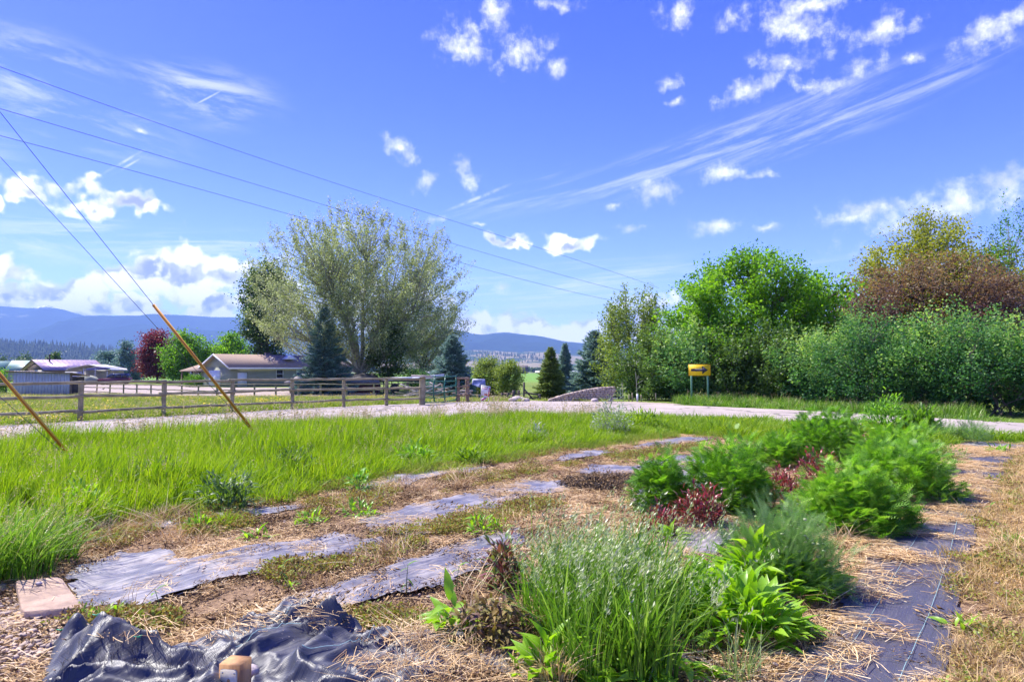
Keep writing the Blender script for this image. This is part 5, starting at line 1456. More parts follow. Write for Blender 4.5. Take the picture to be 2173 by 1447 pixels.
tree('yard_shrub', 'green shrub at the left corner of the house', 'shrub', gz(412, 84), [(.05, .9), (.8, 1.2), (1.5, .7)], M['maple'], M['bark'], 50, 60, .15, .2, .05, .1, 5, seed=14, stems=3)
tree('yard_shrub', 'green shrub at the picture edge beside the panelled shed', 'shrub', gz(-5, 62), [(.05, .9), (1.2, 1.3), (2.2, .5)], M['maple'], M['bark'], 50, 60, .15, .2, .05, .1, 5, seed=15, stems=3)
tree('yard_shrub', 'low dark shrub under the blue green willow', 'shrub', gz(893, 70), [(.05, 2.2), (1.2, 2.4), (2.0, 1.2)], M['hedge'], M['bark'], 70, 60, .18, .3, .05, .1, 5, seed=16, stems=4)
for i, (px, Yv, h_, r_, lab) in enumerate([(8, 330, 9, 5, 'far hazy tree at the left border before the forested hill'), (45, 320, 8, 4, 'far hazy tree second from the left before the hill'), (52, 340, 11, 4, 'tallest far hazy tree above the green roof'), (22, 300, 6, 4, 'low far hazy tree over the green roof'), (150, 300, 6, 6, 'far pale green tree behind the mauve roof')]):
    tree('distant_tree', lab, 'tree', gz(px, Yv), [(.5, r_ * .7), (h_ * .5, r_), (h_, r_ * .3)], M['distant'], M['bark'], 40, 60, .9, .9, .2, .15, 4, seed=20 + i, group='hazy trees beyond the ranch house')

spruce('big dark blue green spruce in front of the house', 688, 57, 7.3, 2.5, M['needle_blue'], 31, dens=1.25)
spruce('dense blue spruce standing behind the green gate', 960, 43, 4.0, 1.75, M['needle_blue'], 32, dens=1.3)
G2 = 'spruces by the stone wall'
spruce('yellow green slender spruce left of the stone wall', 1168, 46, 3.5, 1.15, M['needle_green'], 33, G2)
spruce('narrow dark spruce between the slender one and the big blue one', 1199, 50, 4.0, .95, M['needle_blue'], 34, G2)
spruce('broad blue spruce right behind the stone wall', 1262, 46, 4.6, 2.2, M['needle_blue'], 35, G2, dens=1.2)

tree('willow_shrub', 'olive leaved shrub right of the blue spruce', 'shrub', gz(1035, 47), [(.05, .8), (.9, 1.3), (2.0, 1.25), (2.9, .6)], M['olive'], M['bark'], 150, 90, .11, .2, .05, .1, 10, stems=7, base_spread=.3, seed=40)
tree('willow_shrub', 'greener rounded shrub nearest the green field', 'shrub', gz(1078, 45), [(.3, .5), (.9, .9), (1.9, .85), (2.6, .35)], M['olive'], M['bark'], 110, 90, .10, .17, .05, .15, 8, stems=4, base_spread=.12, seed=41)

# right-hand tree group
Y = 41; tree('tall_shrub_tree', 'loose light green tree between the blue spruce and the big maple', 'tree', gz(1345, Y), [(.6, 1.4), (2, 2.0), (4, 2.1), (5.6, 1.5), (6.4, .6)], M['olive'], M['bark_red'], 260, 80, .13, .32, .12, .1, 12, stems=5, base_spread=.5, shoot=.7, seed=42, lumps=.25)
Y = 37; tree('maple_tree', 'big bright green maple above the yellow arrow sign', 'tree', gz(1590, Y), [(.6, 3.4), (2.4, 4.8), (4.4, 5.1), (6, 4.3), (7.3, 3.0), (8.3, 1.1)], M['maple'], M['bark_red'], 560, 130, .16, .27, .22, .14, 14, seed=43, lumps=.34, shell=.5)
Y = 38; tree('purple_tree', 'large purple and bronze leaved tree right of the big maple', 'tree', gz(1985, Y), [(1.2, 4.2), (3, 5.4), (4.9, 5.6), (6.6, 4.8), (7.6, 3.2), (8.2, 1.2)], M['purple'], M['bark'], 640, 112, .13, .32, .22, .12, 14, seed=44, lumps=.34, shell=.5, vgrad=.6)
Y = 43; tree('golden_tree', 'olive gold tree rising behind the purple tree', 'tree', gz(1975, Y), [(2, 4.5), (4.5, 6.0), (7, 5.8), (9, 4.6), (10.9, 2.8), (12, .9)], M['gold'], M['bark'], 540, 120, .16, .33, .22, .15, 12, seed=45, lumps=.3, shell=.5)
Y = 40; tree('birch_tree', 'airy light green tree top at the right border', 'tree', gz(2165, Y), [(2, 1.8), (5, 2.6), (8, 2.3), (10, 1.5), (11.3, .6)], M['maple'], M['bark_pale'], 200, 90, .12, .35, .16, .15, 9, seed=46, shoot=1.0, lumps=.35)
Y = 42; tree('purple_tree', 'smaller dark tree between the maple and the purple tree', 'tree', gz(1800, Y), [(1, 1.6), (3, 2.2), (5, 1.6), (5.9, .5)], M['purple'], M['bark'], 150, 90, .13, .3, .14, .12, 8, seed=47)
GH = 'tall shrubs of the roadside hedge'
hs_unused = 0
hs = [(1385, 36, 1.7, 3.0, 'dark hedge shrub under the light green tree'), (1470, 34.5, 1.9, 3.2, 'hedge shrub directly behind the arrow sign'), (1560, 33.5, 2.0, 3.3, 'hedge shrub right of the arrow sign'),
      (1655, 32, 1.9, 2.9, 'hedge shrub beneath the middle of the maple'), (1735, 30, 1.5, 2.7, 'hedge shrub at the right edge of the maple'),
      (1800, 28.5, 1.5, 3.1, 'hedge shrub below the gap between maple and purple tree'), (1868, 27, 1.7, 3.5, 'yellow tipped hedge shrub left of the purple tree centre'), (1950, 26, 1.6, 3.0, 'hedge shrub below the middle of the purple tree'),
      (2030, 25, 1.8, 3.4, 'hedge shrub second from the right border'), (2115, 24, 1.6, 2.8, 'hedge shrub at the right border'), (2230, 23.5, 1.9, 3.1, 'hedge shrub running out of the picture on the right')]
for i, (px, Yv, r_, h_, lab) in enumerate(hs):
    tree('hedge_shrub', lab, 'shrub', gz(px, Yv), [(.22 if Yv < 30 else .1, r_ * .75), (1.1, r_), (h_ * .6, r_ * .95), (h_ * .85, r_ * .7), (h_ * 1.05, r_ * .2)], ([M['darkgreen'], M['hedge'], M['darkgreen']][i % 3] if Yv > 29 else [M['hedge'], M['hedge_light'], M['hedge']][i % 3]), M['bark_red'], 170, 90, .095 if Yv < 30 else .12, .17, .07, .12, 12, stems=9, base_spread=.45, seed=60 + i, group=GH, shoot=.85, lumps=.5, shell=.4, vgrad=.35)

# sapling with tree guard by the wall
for (px, Yv, lab) in [(1352, 33.5, 'bare pale sapling in a white tube guard near the stone wall'), (1322, 33.8, 'thin dead sapling beside the stone wall')]:
    b_ = gz(px, Yv); o = thing('sapling', lab, 'sapling', b_)
    m = MB(); m.tube([(0, 0, 0), (-.03, 0, .7), (-.08, 0, 1.45 if px > 1340 else .9)], [.02, .014, .005], 5)
    for k in range(6): z_ = rng.uniform(.3, 1.2 if px > 1340 else .8); m.tube([(-.04, 0, z_), (rng.normal(0, .15), rng.normal(0, .1), z_ + .2)], .006, 4)
    m.build('trunk', M['bark_pale'], o)
    if px > 1340: m = MB(); m.tube([(0, 0, 0), (0, 0, .38)], .05, 8); m.build('tube_guard', M['white_paint'], o)
GS = 'short grey stakes near the stone wall'
for i, px in enumerate([1334, 1341, 1360, 1391]):
    b_ = gz(px, 33.6); m = MB(); m.tube([(0, 0, 0), (0, 0, .35 + .08 * (i % 2))], .03, 6); o = m.build('stake', M['wood']); o.location = b_
    tag(o, ['grey stake closest to the dead sapling', 'grey stake between the two saplings', 'grey stake right of the white tube guard', 'lone grey stake in the grass right of the saplings'][i], 'stake', GS)

# ---- distant instanced vegetation
def lowtree(h, r, n, mat, kind):
    if kind == 'cone':
        V = [(0, 0, h)]; T = []
        m = MB()
        for k, (z_, rr_) in enumerate([(.12, 1), (.4, .72), (.68, .42)]):
            a = np.arange(7) * 2 * pi / 7; ring = np.stack([rr_ * r * np.cos(a), rr_ * r * np.sin(a), np.full(7, z_ * h)], -1); ap = np.array([[0, 0, min(h, (z_ + .42) * h)]])
            m.add(np.vstack([ring, ap]), [np.stack([np.arange(7), (np.arange(7) + 1) % 7, np.full(7, 7)], -1)], rng.random())
        o = m.build('far_tree', mat, link=False); return o
    c = rng.normal(0, 1, (n, 3)); c /= np.linalg.norm(c, axis=1)[:, None]; c = c * np.array([r, r, h * .45]) * rng.uniform(.5, 1, (n, 1)) + np.array([0, 0, h * .52])
    V, Q, v = leaf_quads(c, r * .7, aspect=.9); return mesh_np('far_tree', V, [Q], mat, v=v, link=False)


cones = [lowtree(22, 4, 0, M['needle_far'], 'cone') for k in range(3)]
def on_ridge(Vg, n, pmin, pmax, dens=None, tmin=0.25, tmax=1.0):
    mm, nn_, _ = Vg.shape; a = rng.uniform(tmin, tmax, n) * (mm - 3); b = rng.uniform(pmin, pmax, n) * (nn_ - 1)
    ai, bi = a.astype(int), np.minimum(b.astype(int), nn_ - 2); fa, fb = (a - ai)[:, None], (b - bi)[:, None]
    return (Vg[ai, bi] * (1 - fb) + Vg[ai, bi + 1] * fb) * (1 - fa) + (Vg[ai + 1, bi] * (1 - fb) + Vg[ai + 1, bi + 1] * fb) * fa
P = on_ridge(TH, 9000, .5, .92); n = len(P)
scatter('hillside_forest', cones, P, np.stack([np.zeros(n), np.zeros(n), rng.random(n) * 6], -1), rng.uniform(.5, 1.1, n), 'dense blue green conifer forest covering the low hill', 'forest')
P = on_ridge(FH, 6000, .2, .8); k = fbm(P[:, 0], P[:, 1] * .4, 420, 4, 3) > .55; P = P[k]; n = len(P)
scatter('foothill_woods', cones, P, np.stack([np.zeros(n), np.zeros(n), rng.random(n) * 6], -1), rng.uniform(.5, .9, n), 'bands of dark conifers across the pale foothills', 'woods')
rounds = [lowtree(9, 4.5, 110, M['distant'], 'round') for k in range(4)]
xx = rng.uniform(-1500, 1700, 5200); yy = rng.uniform(680, 2200, 5200); k = (fbm(xx, yy, 200, 3, 7) > .5) | (yy < 700); xx, yy = xx[k], yy[k]
n = len(xx); scatter('valley_trees', rounds, np.stack([xx, yy, macro(yy)], -1), np.stack([np.zeros(n), np.zeros(n), rng.random(n) * 6], -1), rng.uniform(.5, 1.1, n), 'hazy mass of valley trees beyond the green field', 'treeline')

# ================================================================ BUILDINGS
def frame_obj(o, x0, z0, w, h, y, matf, matp, nm='window', sill=True, t_=.06, split=None):
    """window on the plane y=const of o (facing -y)"""
    m = MB()
    m.box((x0 + w / 2, y - .02, z0 + h + t_ / 2), (w + 2 * t_, .07, t_)); m.box((x0 + w / 2, y - .02, z0 - t_ / 2), (w + 2 * t_, .09, t_))
    m.box((x0 - t_ / 2, y - .02, z0 + h / 2), (t_, .07, h)); m.box((x0 + w + t_ / 2, y - .02, z0 + h / 2), (t_, .07, h))
    if split: m.box((x0 + w / 2, y - .02, z0 + h * split), (w, .05, .04))
    f = m.build(nm, matf, o); m = MB(); m.box((x0 + w / 2, y + .005, z0 + h / 2), (w, .02, h)); m.build('pane', matp, f)
    return f


def gable_house(o, L, Wd, eave, rise, wallm, roofm, over=.45, thick=.14, trim=None, y0=0, gable_mat=None):
    """long axis = local x, front long wall at y=y0; ridge along x"""
    m = MB()
    p = [(0, y0), (L, y0), (L, y0 + Wd), (0, y0 + Wd)]
    m.prism(p, -.6, eave)
    g = m.build('wall', wallm, o)
    m = MB(); m.poly3([(0.01, y0, eave), (0.01, y0 + Wd, eave), (0.01, y0 + Wd / 2, eave + rise)], -.1); m.poly3([(L - .01, y0, eave), (L - .01, y0 + Wd / 2, eave + rise), (L - .01, y0 + Wd, eave)], -.1); m.build('gable', gable_mat or wallm, o)
    sl = rise / (Wd / 2)
    for sg in (0, 1):
        m = MB(); yb = y0 - over if sg == 0 else y0 + Wd + over; zb = eave - over * sl; ym = y0 + Wd / 2; zm = eave + rise
        pts = [(-over, yb, zb + .05), (L + over, yb, zb + .05), (L + over, ym, zm + .05), (-over, ym, zm + .05)]
        if sg: pts = pts[::-1]
        m.poly3(np.array(pts) + np.array([0, 0, thick]), thick); rf = m.build('roof', roofm, o)
        if trim:
            m = MB(); m.box((L / 2, yb - (.02 if sg == 0 else -.02), zb + .08), (L + 2 * over, .03, .2)); 
            for xe in (-over - .02, L + over + .02):
                m.poly3([(xe, yb, zb), (xe, ym, zm), (xe, ym, zm + .22), (xe, yb, zb + .22)], .03)
            m.build('fascia', trim, rf)
    return g


# green-grey house
Y = 84; nx = gz(490, Y)
h1 = thing('house', 'long single storey grey green house with brown shingle roof and white garage door', 'house', nx, R(50))
gable_house(h1, 18, 7.0, 2.45, 1.5, M['siding_green'], M['shingle'], .5, trim=M['white_paint'])
# siding laps on front wall
for k in range(9):
    m = MB(); m.box((9, -.015, .2 + k * .25), (18, .03, .02)); m.build('siding_lap', M['siding_green'], h1)
frame_obj(h1, 6.2, 1.1, .9, 1.0, -.03, M['white_paint'], M['glass'], split=.5); frame_obj(h1, 9.2, .55, .8, 1.55, -.03, M['white_paint'], M['glass'])
m = MB(); m.box((1.5, -.05, .9), (1.2, .08, 1.75)); m.build('door', M['white_paint'], h1)
gd = MB(); gd.box((-.06, 3.9, 1.0), (.08, 2.9, 2.1)); g_ = gd.build('garage_door', M['white_paint'], h1)
for k in range(4): m = MB(); m.box((-.11, 3.9, .2 + k * .5), (.03, 2.86, .03)); m.build('door_rib', M['white_metal'], g_)
m = MB(); m.box((7.5, 4.5, 4.1), (.6, .6, .7)); m.build('chimney', M['brown_siding'], h1)
m = MB(); m.tube([(6.0, 1.0, 3.0), (6.0, 1.0, 3.6)], .025, 5); m.tube([(5.75, .9, 3.5), (6.0, .85, 3.62), (6.25, .9, 3.78)], .05, 6, flat=.4); m.build('satellite_dish', M['white_paint'], h1)
m = MB(); m.poly3([(8.2, 2.2, 3.5), (9.8, 2.2, 3.5), (9.0, 2.2, 4.1)], -1.3); m.build('dormer', M['white_paint'], h1)
# left wing with porch
wg = MB(); wg.box((3.3, 9.75, .75), (5.4, 5.45, 2.7)); wg.build('wing_wall', M['siding_green'], h1)
for sg in (0, 1):
    xe, xm = (-.3, 3.3) if sg == 0 else (6.9, 3.3); pts = [(xe, 13.2, 2.02), (xe, 6.4, 2.02), (xm, 6.4, 3.15), (xm, 13.2, 3.15)]
    m = MB(); m.poly3(pts[::-1] if sg == 0 else pts, -.14); m.build('wing_roof', M['shingle'], h1)
for yy_ in (8.6, 12.9): m = MB(); m.box((-.1, yy_, .7), (.14, .14, 2.6)); m.build('porch_post', M['wood_brown'], h1)
for yy_ in (9.2, 11.4):
    m = MB(); m.box((.57, yy_, 1.45), (.08, .95, 1.15)); f_ = m.build('window', M['white_paint'], h1); m = MB(); m.box((.52, yy_, 1.45), (.03, .8, 1.0)); m.build('pane', M['glass'], f_)

# brown ranch house with mauve roof
Y = 112; nx = gz(98, Y)
h2 = thing('ranch_house', 'low brown house with mauve metal roof and stove pipe', 'house', nx, R(56))
gable_house(h2, 9.0, 8.0, 2.25, 1.55, M['brown_siding'], M['purple_roof'], .5, trim=M['dark_wood'], gable_mat=M['brown_siding'])
m = MB(); m.box((-.06, 2.0, 1.2), (.06, 3.8, 2.1)); m.build('cream_panel', M['cream'], h2)
m = MB(); m.tube([(1.8, 3.2, 3.2), (1.8, 3.2, 4.7)], .13, 8); m.tube([(1.8, 3.2, 4.7), (1.8, 3.2, 4.85)], .2, 8); m.build('stove_pipe', M['dark_wood'], h2)
for k in range(13): m = MB(); m.poly3([(.1 + k * .75, -.5, 2.22), (.16 + k * .75, -.5, 2.22), (.16 + k * .75, 3.95, 4.03), (.1 + k * .75, 3.95, 4.03)], -.04); m.build('roof_seam', M['purple_roof'], h2)
frame_obj(h2, 1.0, .9, 1.6, .9, -.03, M['white_paint'], M['glass']); frame_obj(h2, 4.0, .9, 1.2, .9, -.03, M['white_paint'], M['glass'])
# green roofed building
h3 = thing('outbuilding', 'cream outbuilding with green roof behind the ranch house', 'building', gz(38, 138), R(20))
gable_house(h3, 5, 8, 2.2, 1.9, M['cream'], M['green_roof'], .5, trim=M['dark_wood'])
h3.location.x -= 2.0
h3b = MB(); h3b.prism([(-9, 0), (-.2, 0), (-.2, 7), (-9, 7)], -.6, 2.2); h3b.build('side_wall', M['cream'], h3)
m = MB(); m.poly3([(-9, -.6, 2.1), (-.6, -.6, 2.1), (-.6, 4, 4.15), (-9, 4, 4.15)], .12); m.build('side_roof', M['green_roof'], h3)
# carport
cp = thing('carport', 'white metal carport with rounded roof beside the brown house', 'carport', gz(139, 103), R(8))
m = MB(); prof_ = [(0, 0), (.0, 2.1), (.25, 2.45), (3.2, 3.05), (6.3, 2.45), (6.6, 2.1)]
for k in range(1, 5): (a, b), (c_, d_) = prof_[k], prof_[k + 1] if k + 1 < len(prof_) else prof_[k]; m.poly3([(a, 0, b), (c_, 0, d_), (c_, 6, d_), (a, 6, b)], .05)
m.build('roof', M['white_metal'], cp)
m = MB(); m.box((.02, 3, .7), (.05, 6, 2.5)); m.build('side_panel', M['white_metal'], cp); m = MB(); m.box((3.0, 6.0, .85), (5.8, .05, 2.7)); m.build('back_panel', M['white_metal'], cp)
m = MB(); m.box((1.2, .0, .75), (2.4, .05, 2.4)); m.build('front_panel', M['white_metal'], cp)
for k in range(6): m = MB(); m.box((1.2, -.04, .1 + k * .35), (2.4, .03, .03)); m.build('rib', M['white_paint'], cp)
for a in (2.6, 4.2, 5.9): m = MB(); m.tube([(a, .05, -.6), (a, .05, 2.0 if a > 5 else 2.45)], .05, 6); m.build('upright', M['white_paint'], cp)

# panelled shed front
sh = thing('panelled_shed', 'low shed clad in greyed white vertical boards behind the fence', 'shed', gz(30, 54), 0)
for k in range(18):
    m = MB(); x0 = .02 + k * .25; top = 2.0 - .01 * k; m.box((x0 + .118, rng.normal(0, .006), top / 2 - .1), (.232, .03, top + .2), v=rng.random()); m.build('board', M['shed_board'], sh)
m = MB(); m.box((2.25, .95, .5), (4.4, 1.8, 2.0)); m.build('body', M['dark_wood'], sh)
m = MB(); m.poly3([(-.5, -.2, 1.99), (4.8, -.2, 1.83), (4.8, 2.0, 1.6), (-.5, 2.0, 1.76)], .07); m.build('roof', M['wood_brown'], sh)
m = MB(); m.box((4.55, .0, .8), (.14, .12, 2.1)); m.build('corner_post', M['wood_brown'], sh)

# low red shed by the spruce
rs = thing('red_shed', 'low maroon shed with grey roof half hidden by the big spruce', 'shed', gz(613, 60), R(4))
m = MB(); m.box((3.9, 1.2, .38), (7.6, 2.4, 1.3)); m.build('wall', M['maroon'], rs)
for k in range(24): m = MB(); m.box((.25 + k * .32, -.02, .36), (.03, .03, 1.2)); m.build('batten', M['maroon'], rs)
m = MB(); m.poly3([(-.3, -.3, 1.0), (8.0, -.3, 1.0), (7.2, 1.4, 1.75), (.9, 1.4, 1.75)], .1); m.poly3([(8.0, 2.8, 1.0), (-.3, 2.8, 1.0), (.9, 1.4, 1.75), (7.2, 1.4, 1.75)], .1); m.build('roof', M['shingle_grey'], rs)

# far barn, metal roofs
bn = thing('barn', 'tall dark barn standing at the far edge of the green field', 'barn', gz(1104, 600), 0)
gable_house(bn, 6.5, 9, 4.5, 2.2, M['brown_siding'], M['dark_wood'], .5)
for k in range(3): m = MB(); m.box((1.2 + k * 2.0, -.1, 1.2), (1.2, .15, 2.4)); m.build('door', M['dark_wood'], bn)
for i, (px, w_, Yv) in enumerate([(1137, 12, 590), (1205, 9, 640), (895, 9, 420)]):
    b2 = thing('metal_building', ['long pale metal roofed building at the field edge', 'small pale building glimpsed behind the slender spruces', 'pale building seen under the willow branches'][i], 'building', gz(px, Yv), 0)
    gable_house(b2, w_, 9, .9, 1.1, M['cream'], M['white_metal'], .5)

# ---- SUV
car = thing('parked_car', 'dark blue and maroon estate car parked by the carport', 'car', gz(206, 99), R(12))
def side(pts, y0, y1, mat, nm, par=car):
    m = MB(); p = np.array(pts); n_ = len(p); V = np.vstack([np.c_[p[:, 0], np.full(n_, y0), p[:, 1]], np.c_[p[:, 0], np.full(n_, y1), p[:, 1]]]); j = np.arange(n_); k = (j + 1) % n_
    m.add(V, [np.stack([j, k, k + n_, j + n_], -1), [list(range(n_ - 1, -1, -1))], [list(range(n_, 2 * n_))]]); return m.build(nm, mat, par)
side([(0, .35), (.05, .8), (.3, .92), (1.2, 1.02), (4.15, 1.05), (4.25, .8), (4.25, .35)], 0, 1.85, M['car_maroon'], 'body')
side([(1.1, 1.02), (1.75, 1.62), (2.0, 1.7), (3.9, 1.7), (4.15, 1.05)], .1, 1.75, M['car_blue'], 'cabin')
side([(1.3, 1.06), (1.8, 1.56), (2.35, 1.58), (2.35, 1.06)], .07, .09, M['glass'], 'window'); side([(2.45, 1.06), (2.45, 1.58), (3.2, 1.58), (3.2, 1.06)], .07, .09, M['glass'], 'window'); side([(3.3, 1.06), (3.3, 1.58), (3.85, 1.58), (4.02, 1.06)], .07, .09, M['glass'], 'window')
for xw in (.85, 3.4):
    for yw in (.0, 1.68):
        m = MB(); m.tube([(xw, yw, .35), (xw, yw + .2, .35)], .35, 16); wl = m.build('wheel', M['rubber'], car); m = MB(); m.tube([(xw, yw - .015, .35), (xw, yw + .1, .35)], .19, 12); m.build('rim', M['chrome'], wl)
m = MB(); m.box((0.03, .3, .72), (.08, .3, .14)); m.build('headlight', M['plate'], car); m = MB(); m.box((0.03, 1.55, .72), (.08, .3, .14)); m.build('headlight', M['plate'], car)
m = MB(); m.box((4.26, .2, .85), (.06, .2, .2)); m.build('tail_light', M['sign_red'], car)
tr_ = thing('covered_trailer', 'small trailer under a rounded grey green cover left of the parked car', 'trailer', gz(158, 98), 0)
side([(0, .4), (.1, .8), (.7, 1.25), (1.6, 1.4), (2.4, 1.15), (2.8, .7), (2.8, .4)], 0, 1.5, M['siding_green'], 'cover', tr_)
m = MB(); m.tube([(1.4, -.02, .3), (1.4, .2, .3)], .3, 14); m.build('wheel', M['rubber'], tr_); m = MB(); m.box((1.4, .75, .36), (2.9, 1.5, .1)); m.build('bed', M['dark_wood'], tr_)

bd_ = gz(221, 70); bird = thing('bird', 'small dark bird standing on the gravel yard', 'bird', bd_)
ic_ = bpy_ico(); mesh_np('body', ic_[0] * np.array([.13, .07, .07]) + np.array([0, 0, .16]), [ic_[1]], M['dark_wood'], bird, smooth=True)
mesh_np('head', ic_[0] * .045 + np.array([.12, 0, .24]), [ic_[1]], M['dark_wood'], bird, smooth=True)
m = MB(); m.box((-.2, 0, .15), (.2, .04, .015), ry=.25); m.build('tail', M['dark_wood'], bird); m = MB(); m.box((.18, 0, .235), (.05, .012, .012)); m.build('beak', M['dark_wood'], bird)
for sy in (-.025, .025): m = MB(); m.tube([(0, sy, .12), (.01, sy, 0)], .007, 4); m.build('leg', M['dark_wood'], bird)

# ================================================================ FENCES
def pole(m, a, b, r, flat=1.0, wob=.01, n=6):
    P = np.linspace(a, b, 7); P[1:-1] += rng.normal(0, wob, (5, 3)) * np.array([.3, .3, 1]); m.tube(P, r * (1 + rng.normal(0, .05, 7)), n, True, flat=flat); return m


def fence(label, posts, tops, rails, pr=.07, rr=.05, mat='wood', group='rail fences around the yard', bigend=False):
    """posts: list of (x,y); rails: fractions of height"""
    p0 = np.array([posts[0][0], posts[0][1], float(macro(posts[0][1]))]); o = thing('rail_fence', label, 'fence', tuple(p0), 0, group)
    Z = []
    for i, (x, y) in enumerate(posts):
        z = float(macro(y)); r = pr * (1.8 if bigend and i == len(posts) - 1 else 1); m = MB()
        b = np.array([x, y, z - .1]) - p0; t_ = np.array([x + rng.normal(0, .015), y, z + tops]) - p0; pole(m, b, t_, r, n=8); m.build('post', M[mat], o, smooth=False)
    for i in range(len(posts) - 1):
        for f_ in rails:
            a = np.array([*posts[i], float(macro(posts[i][1])) + f_]) - p0; b = np.array([*posts[i + 1], float(macro(posts[i + 1][1])) + f_]) - p0
            d = (b - a) / np.linalg.norm(b - a); off = np.array([0, -(pr + rr * .3), 0]); m = MB(); z1, z2 = rng.normal(0, .014, 2)
            pole(m, a + off - d * .12 + np.array([0, 0, z1]), b + off + d * .12 + np.array([0, 0, z2]), rr, .9, .008); m.build('rail', M[mat], o)
    return o


fp = [(-17.9, 15.5), (-16.3, 17.2), (-14.8, 19.0), (-13.3, 21.1), (-11.8, 23.2), (-10.3, 25.2), (-8.75, 27.3), (-7.03, 28.6), (-5.45, 29.7), (-3.98, 30.3)]
fence('weathered three rail fence running beside the road', fp, 1.24, [1.18, .76, .30], .075, .055, bigend=True)
gp = lambda a: [tuple(G(x_, y_)[:2]) for x_, y_ in a]
fence('grey three rail fence in front of the gravel yard', gp([(150, 832), (205, 834), (233, 836), (262, 838), (290, 839), (320, 840), (352, 841), (386, 843), (420, 845), (460, 845)]), .95, [.88, .52, .14], .06, .05)
fence('grey three rail fence in front of the house', gp([(460, 845), (497, 845), (540, 845), (585, 845), (633, 845), (680, 845), (735, 845), (793, 844), (835, 843), (865, 843)]), 1.05, [1.0, .58, .15], .07, .05)
fence('short rail fence at the picture edge left of the panelled shed', gp([(-60, 836), (-20, 835), (13, 833), (28, 832)]), 1.2, [1.1, .6], .06, .05)
gA, gB, gC = np.array([-3.98, 30.3]), G(972, 853)[:2], G(992, 852.5)[:2]
fence('brown two post fence end right of the green gate', [tuple(gB), tuple(gC)], 1.2, [1.15, .74, .34], .10, .06, 'wood_brown')
# board lying on the big post
m = MB(); m.box((-4.0, 30.2, 1.29), (.85, .35, .06), rz=.3, rx=.05, ry=.04); tag(m.build('loose_board', M['old_log']), 'bleached board laid across the top of the big corner post', 'board')
# gate
gt = thing('farm_gate', 'bent green tubular farm gate between the corner post and brown post', 'gate', (gA[0], gA[1], 0))
gd_ = gB - gA; 
def gpt(t_, z_): sag = -.16 * math.sin(pi * t_) * .5; q_ = gd_ * (.05 + t_ * .9); return np.array([q_[0], q_[1] - .1 * math.sin(pi * t_), z_ + sag * (.2 if z_ > 1 else .6) + .05 * (1 - t_) * (z_ > 1)])
for z_ in (.12, .34, .56, .80, 1.02, 1.24):
    m = MB(); m.tube([gpt(t_, z_) for t_ in np.linspace(0, 1, 9)], .027, 7); m.build('bar', M['gate_green'], gt)
for t_ in (0, .27, .60, .99):
    m = MB(); m.tube([gpt(t_ + .05, 1.28) if t_ < .9 and t_ > .1 else gpt(t_, 1.26), gpt(t_, .7), gpt(t_ + (.04 if .1 < t_ < .9 else 0), .1)], .035, 7); m.build('upright', M['gate_green'], gt)
# field fence with brace
def bit(lab, segs, mat, grp=None, nm='wooden_fence'):
    o = thing(nm, lab, 'fence', tuple(G(segs[0][1][0], 849)), 0, grp); l0 = np.array(o.location)
    for nm_, p1, p2, r_ in segs:
        m = MB(); a = A(p1[0], p1[1], 37) ; b = A(p2[0], p2[1], 37); m.tube([a - l0, (a + b) / 2 - l0, b - l0], r_, 6); m.build(nm_, M[mat], o)
bit('dark plank fence with a tall braced post at the edge of the green field', [('post', (1112, 851), (1112, 811), .06), ('post', (1145, 849), (1145, 836), .09), ('post', (1101, 849), (1101, 828), .08), ('post', (1090, 849), (1090, 828), .1), ('post', (1077, 849), (1077, 833), .07), ('post', (1065, 849), (1065, 833), .07),
    ('rail', (1064, 836), (1101, 836), .05), ('rail', (1064, 843), (1101, 843), .05), ('rail', (1113, 833), (1146, 838), .05), ('rail', (1113, 843), (1145, 846), .045), ('brace', (1112, 825), (1134, 850), .045)], 'dark_wood')

# ---- stone wall
sw = thing('stone_wall', 'curved dry stone entrance wall rising to the right of the driveway', 'wall', tuple(G(1165, 852)))
l0 = np.array(sw.location)
topx = [1160, 1180, 1200, 1240, 1270, 1300]; topy = [850, 844, 838, 829, 824, 822]
xs_w = np.linspace(1162, 1300, 36)
def wallp(px_, z_, dy=0):
    t_ = (px_ - 1160) / 140; Y_ = 33.5 + .5 * math.sin(pi * t_ * .8); return np.array([(px_ - CX) / F * Y_, Y_ + dy, z_]) - l0
core = MB(); n_ = len(xs_w); V = []
for px_ in xs_w:
    ht = EYE + (HOR - np.interp(px_, topx, topy)) / F * 33.6
    V += [wallp(px_, -.1, .05), wallp(px_, ht - .05, .05), wallp(px_, ht - .05, .4), wallp(px_, -.1, .4)]
Q = []
for i in range(n_ - 1):
    b = i * 4; Q += [(b, b + 4, b + 5, b + 1), (b + 1, b + 5, b + 6, b + 2), (b + 2, b + 6, b + 7, b + 3)]
Q += [(0, 1, 2, 3), ((n_ - 1) * 4 + 3, (n_ - 1) * 4 + 2, (n_ - 1) * 4 + 1, (n_ - 1) * 4)]
core.add(np.array(V), [Q]); core.build('core', M['mortar'], sw)
z = 0.0; row = 0
while z < .68:
    rh = rng.uniform(.07, .11); px_ = 1162 + rng.uniform(0, 5)
    while px_ < 1299:
        w_ = rng.uniform(4, 10); ht = EYE + (HOR - np.interp(px_ + w_ / 2, topx, topy)) / F * 33.6
        if z + rh * .6 < ht:
            a = wallp(px_ + w_ / 2, z + rh / 2, .02 + rng.normal(0, .012)); m = MB(); m.box(a, ((w_ - .5) / F * 33.5, .12, min(rh, ht - z + .02) - .014), rz=rng.normal(0, .04), ry=rng.normal(0, .03), v=rng.random()); m.build('stone', M['stone'], sw)
        px_ += w_
    z += rh
px_ = 1164
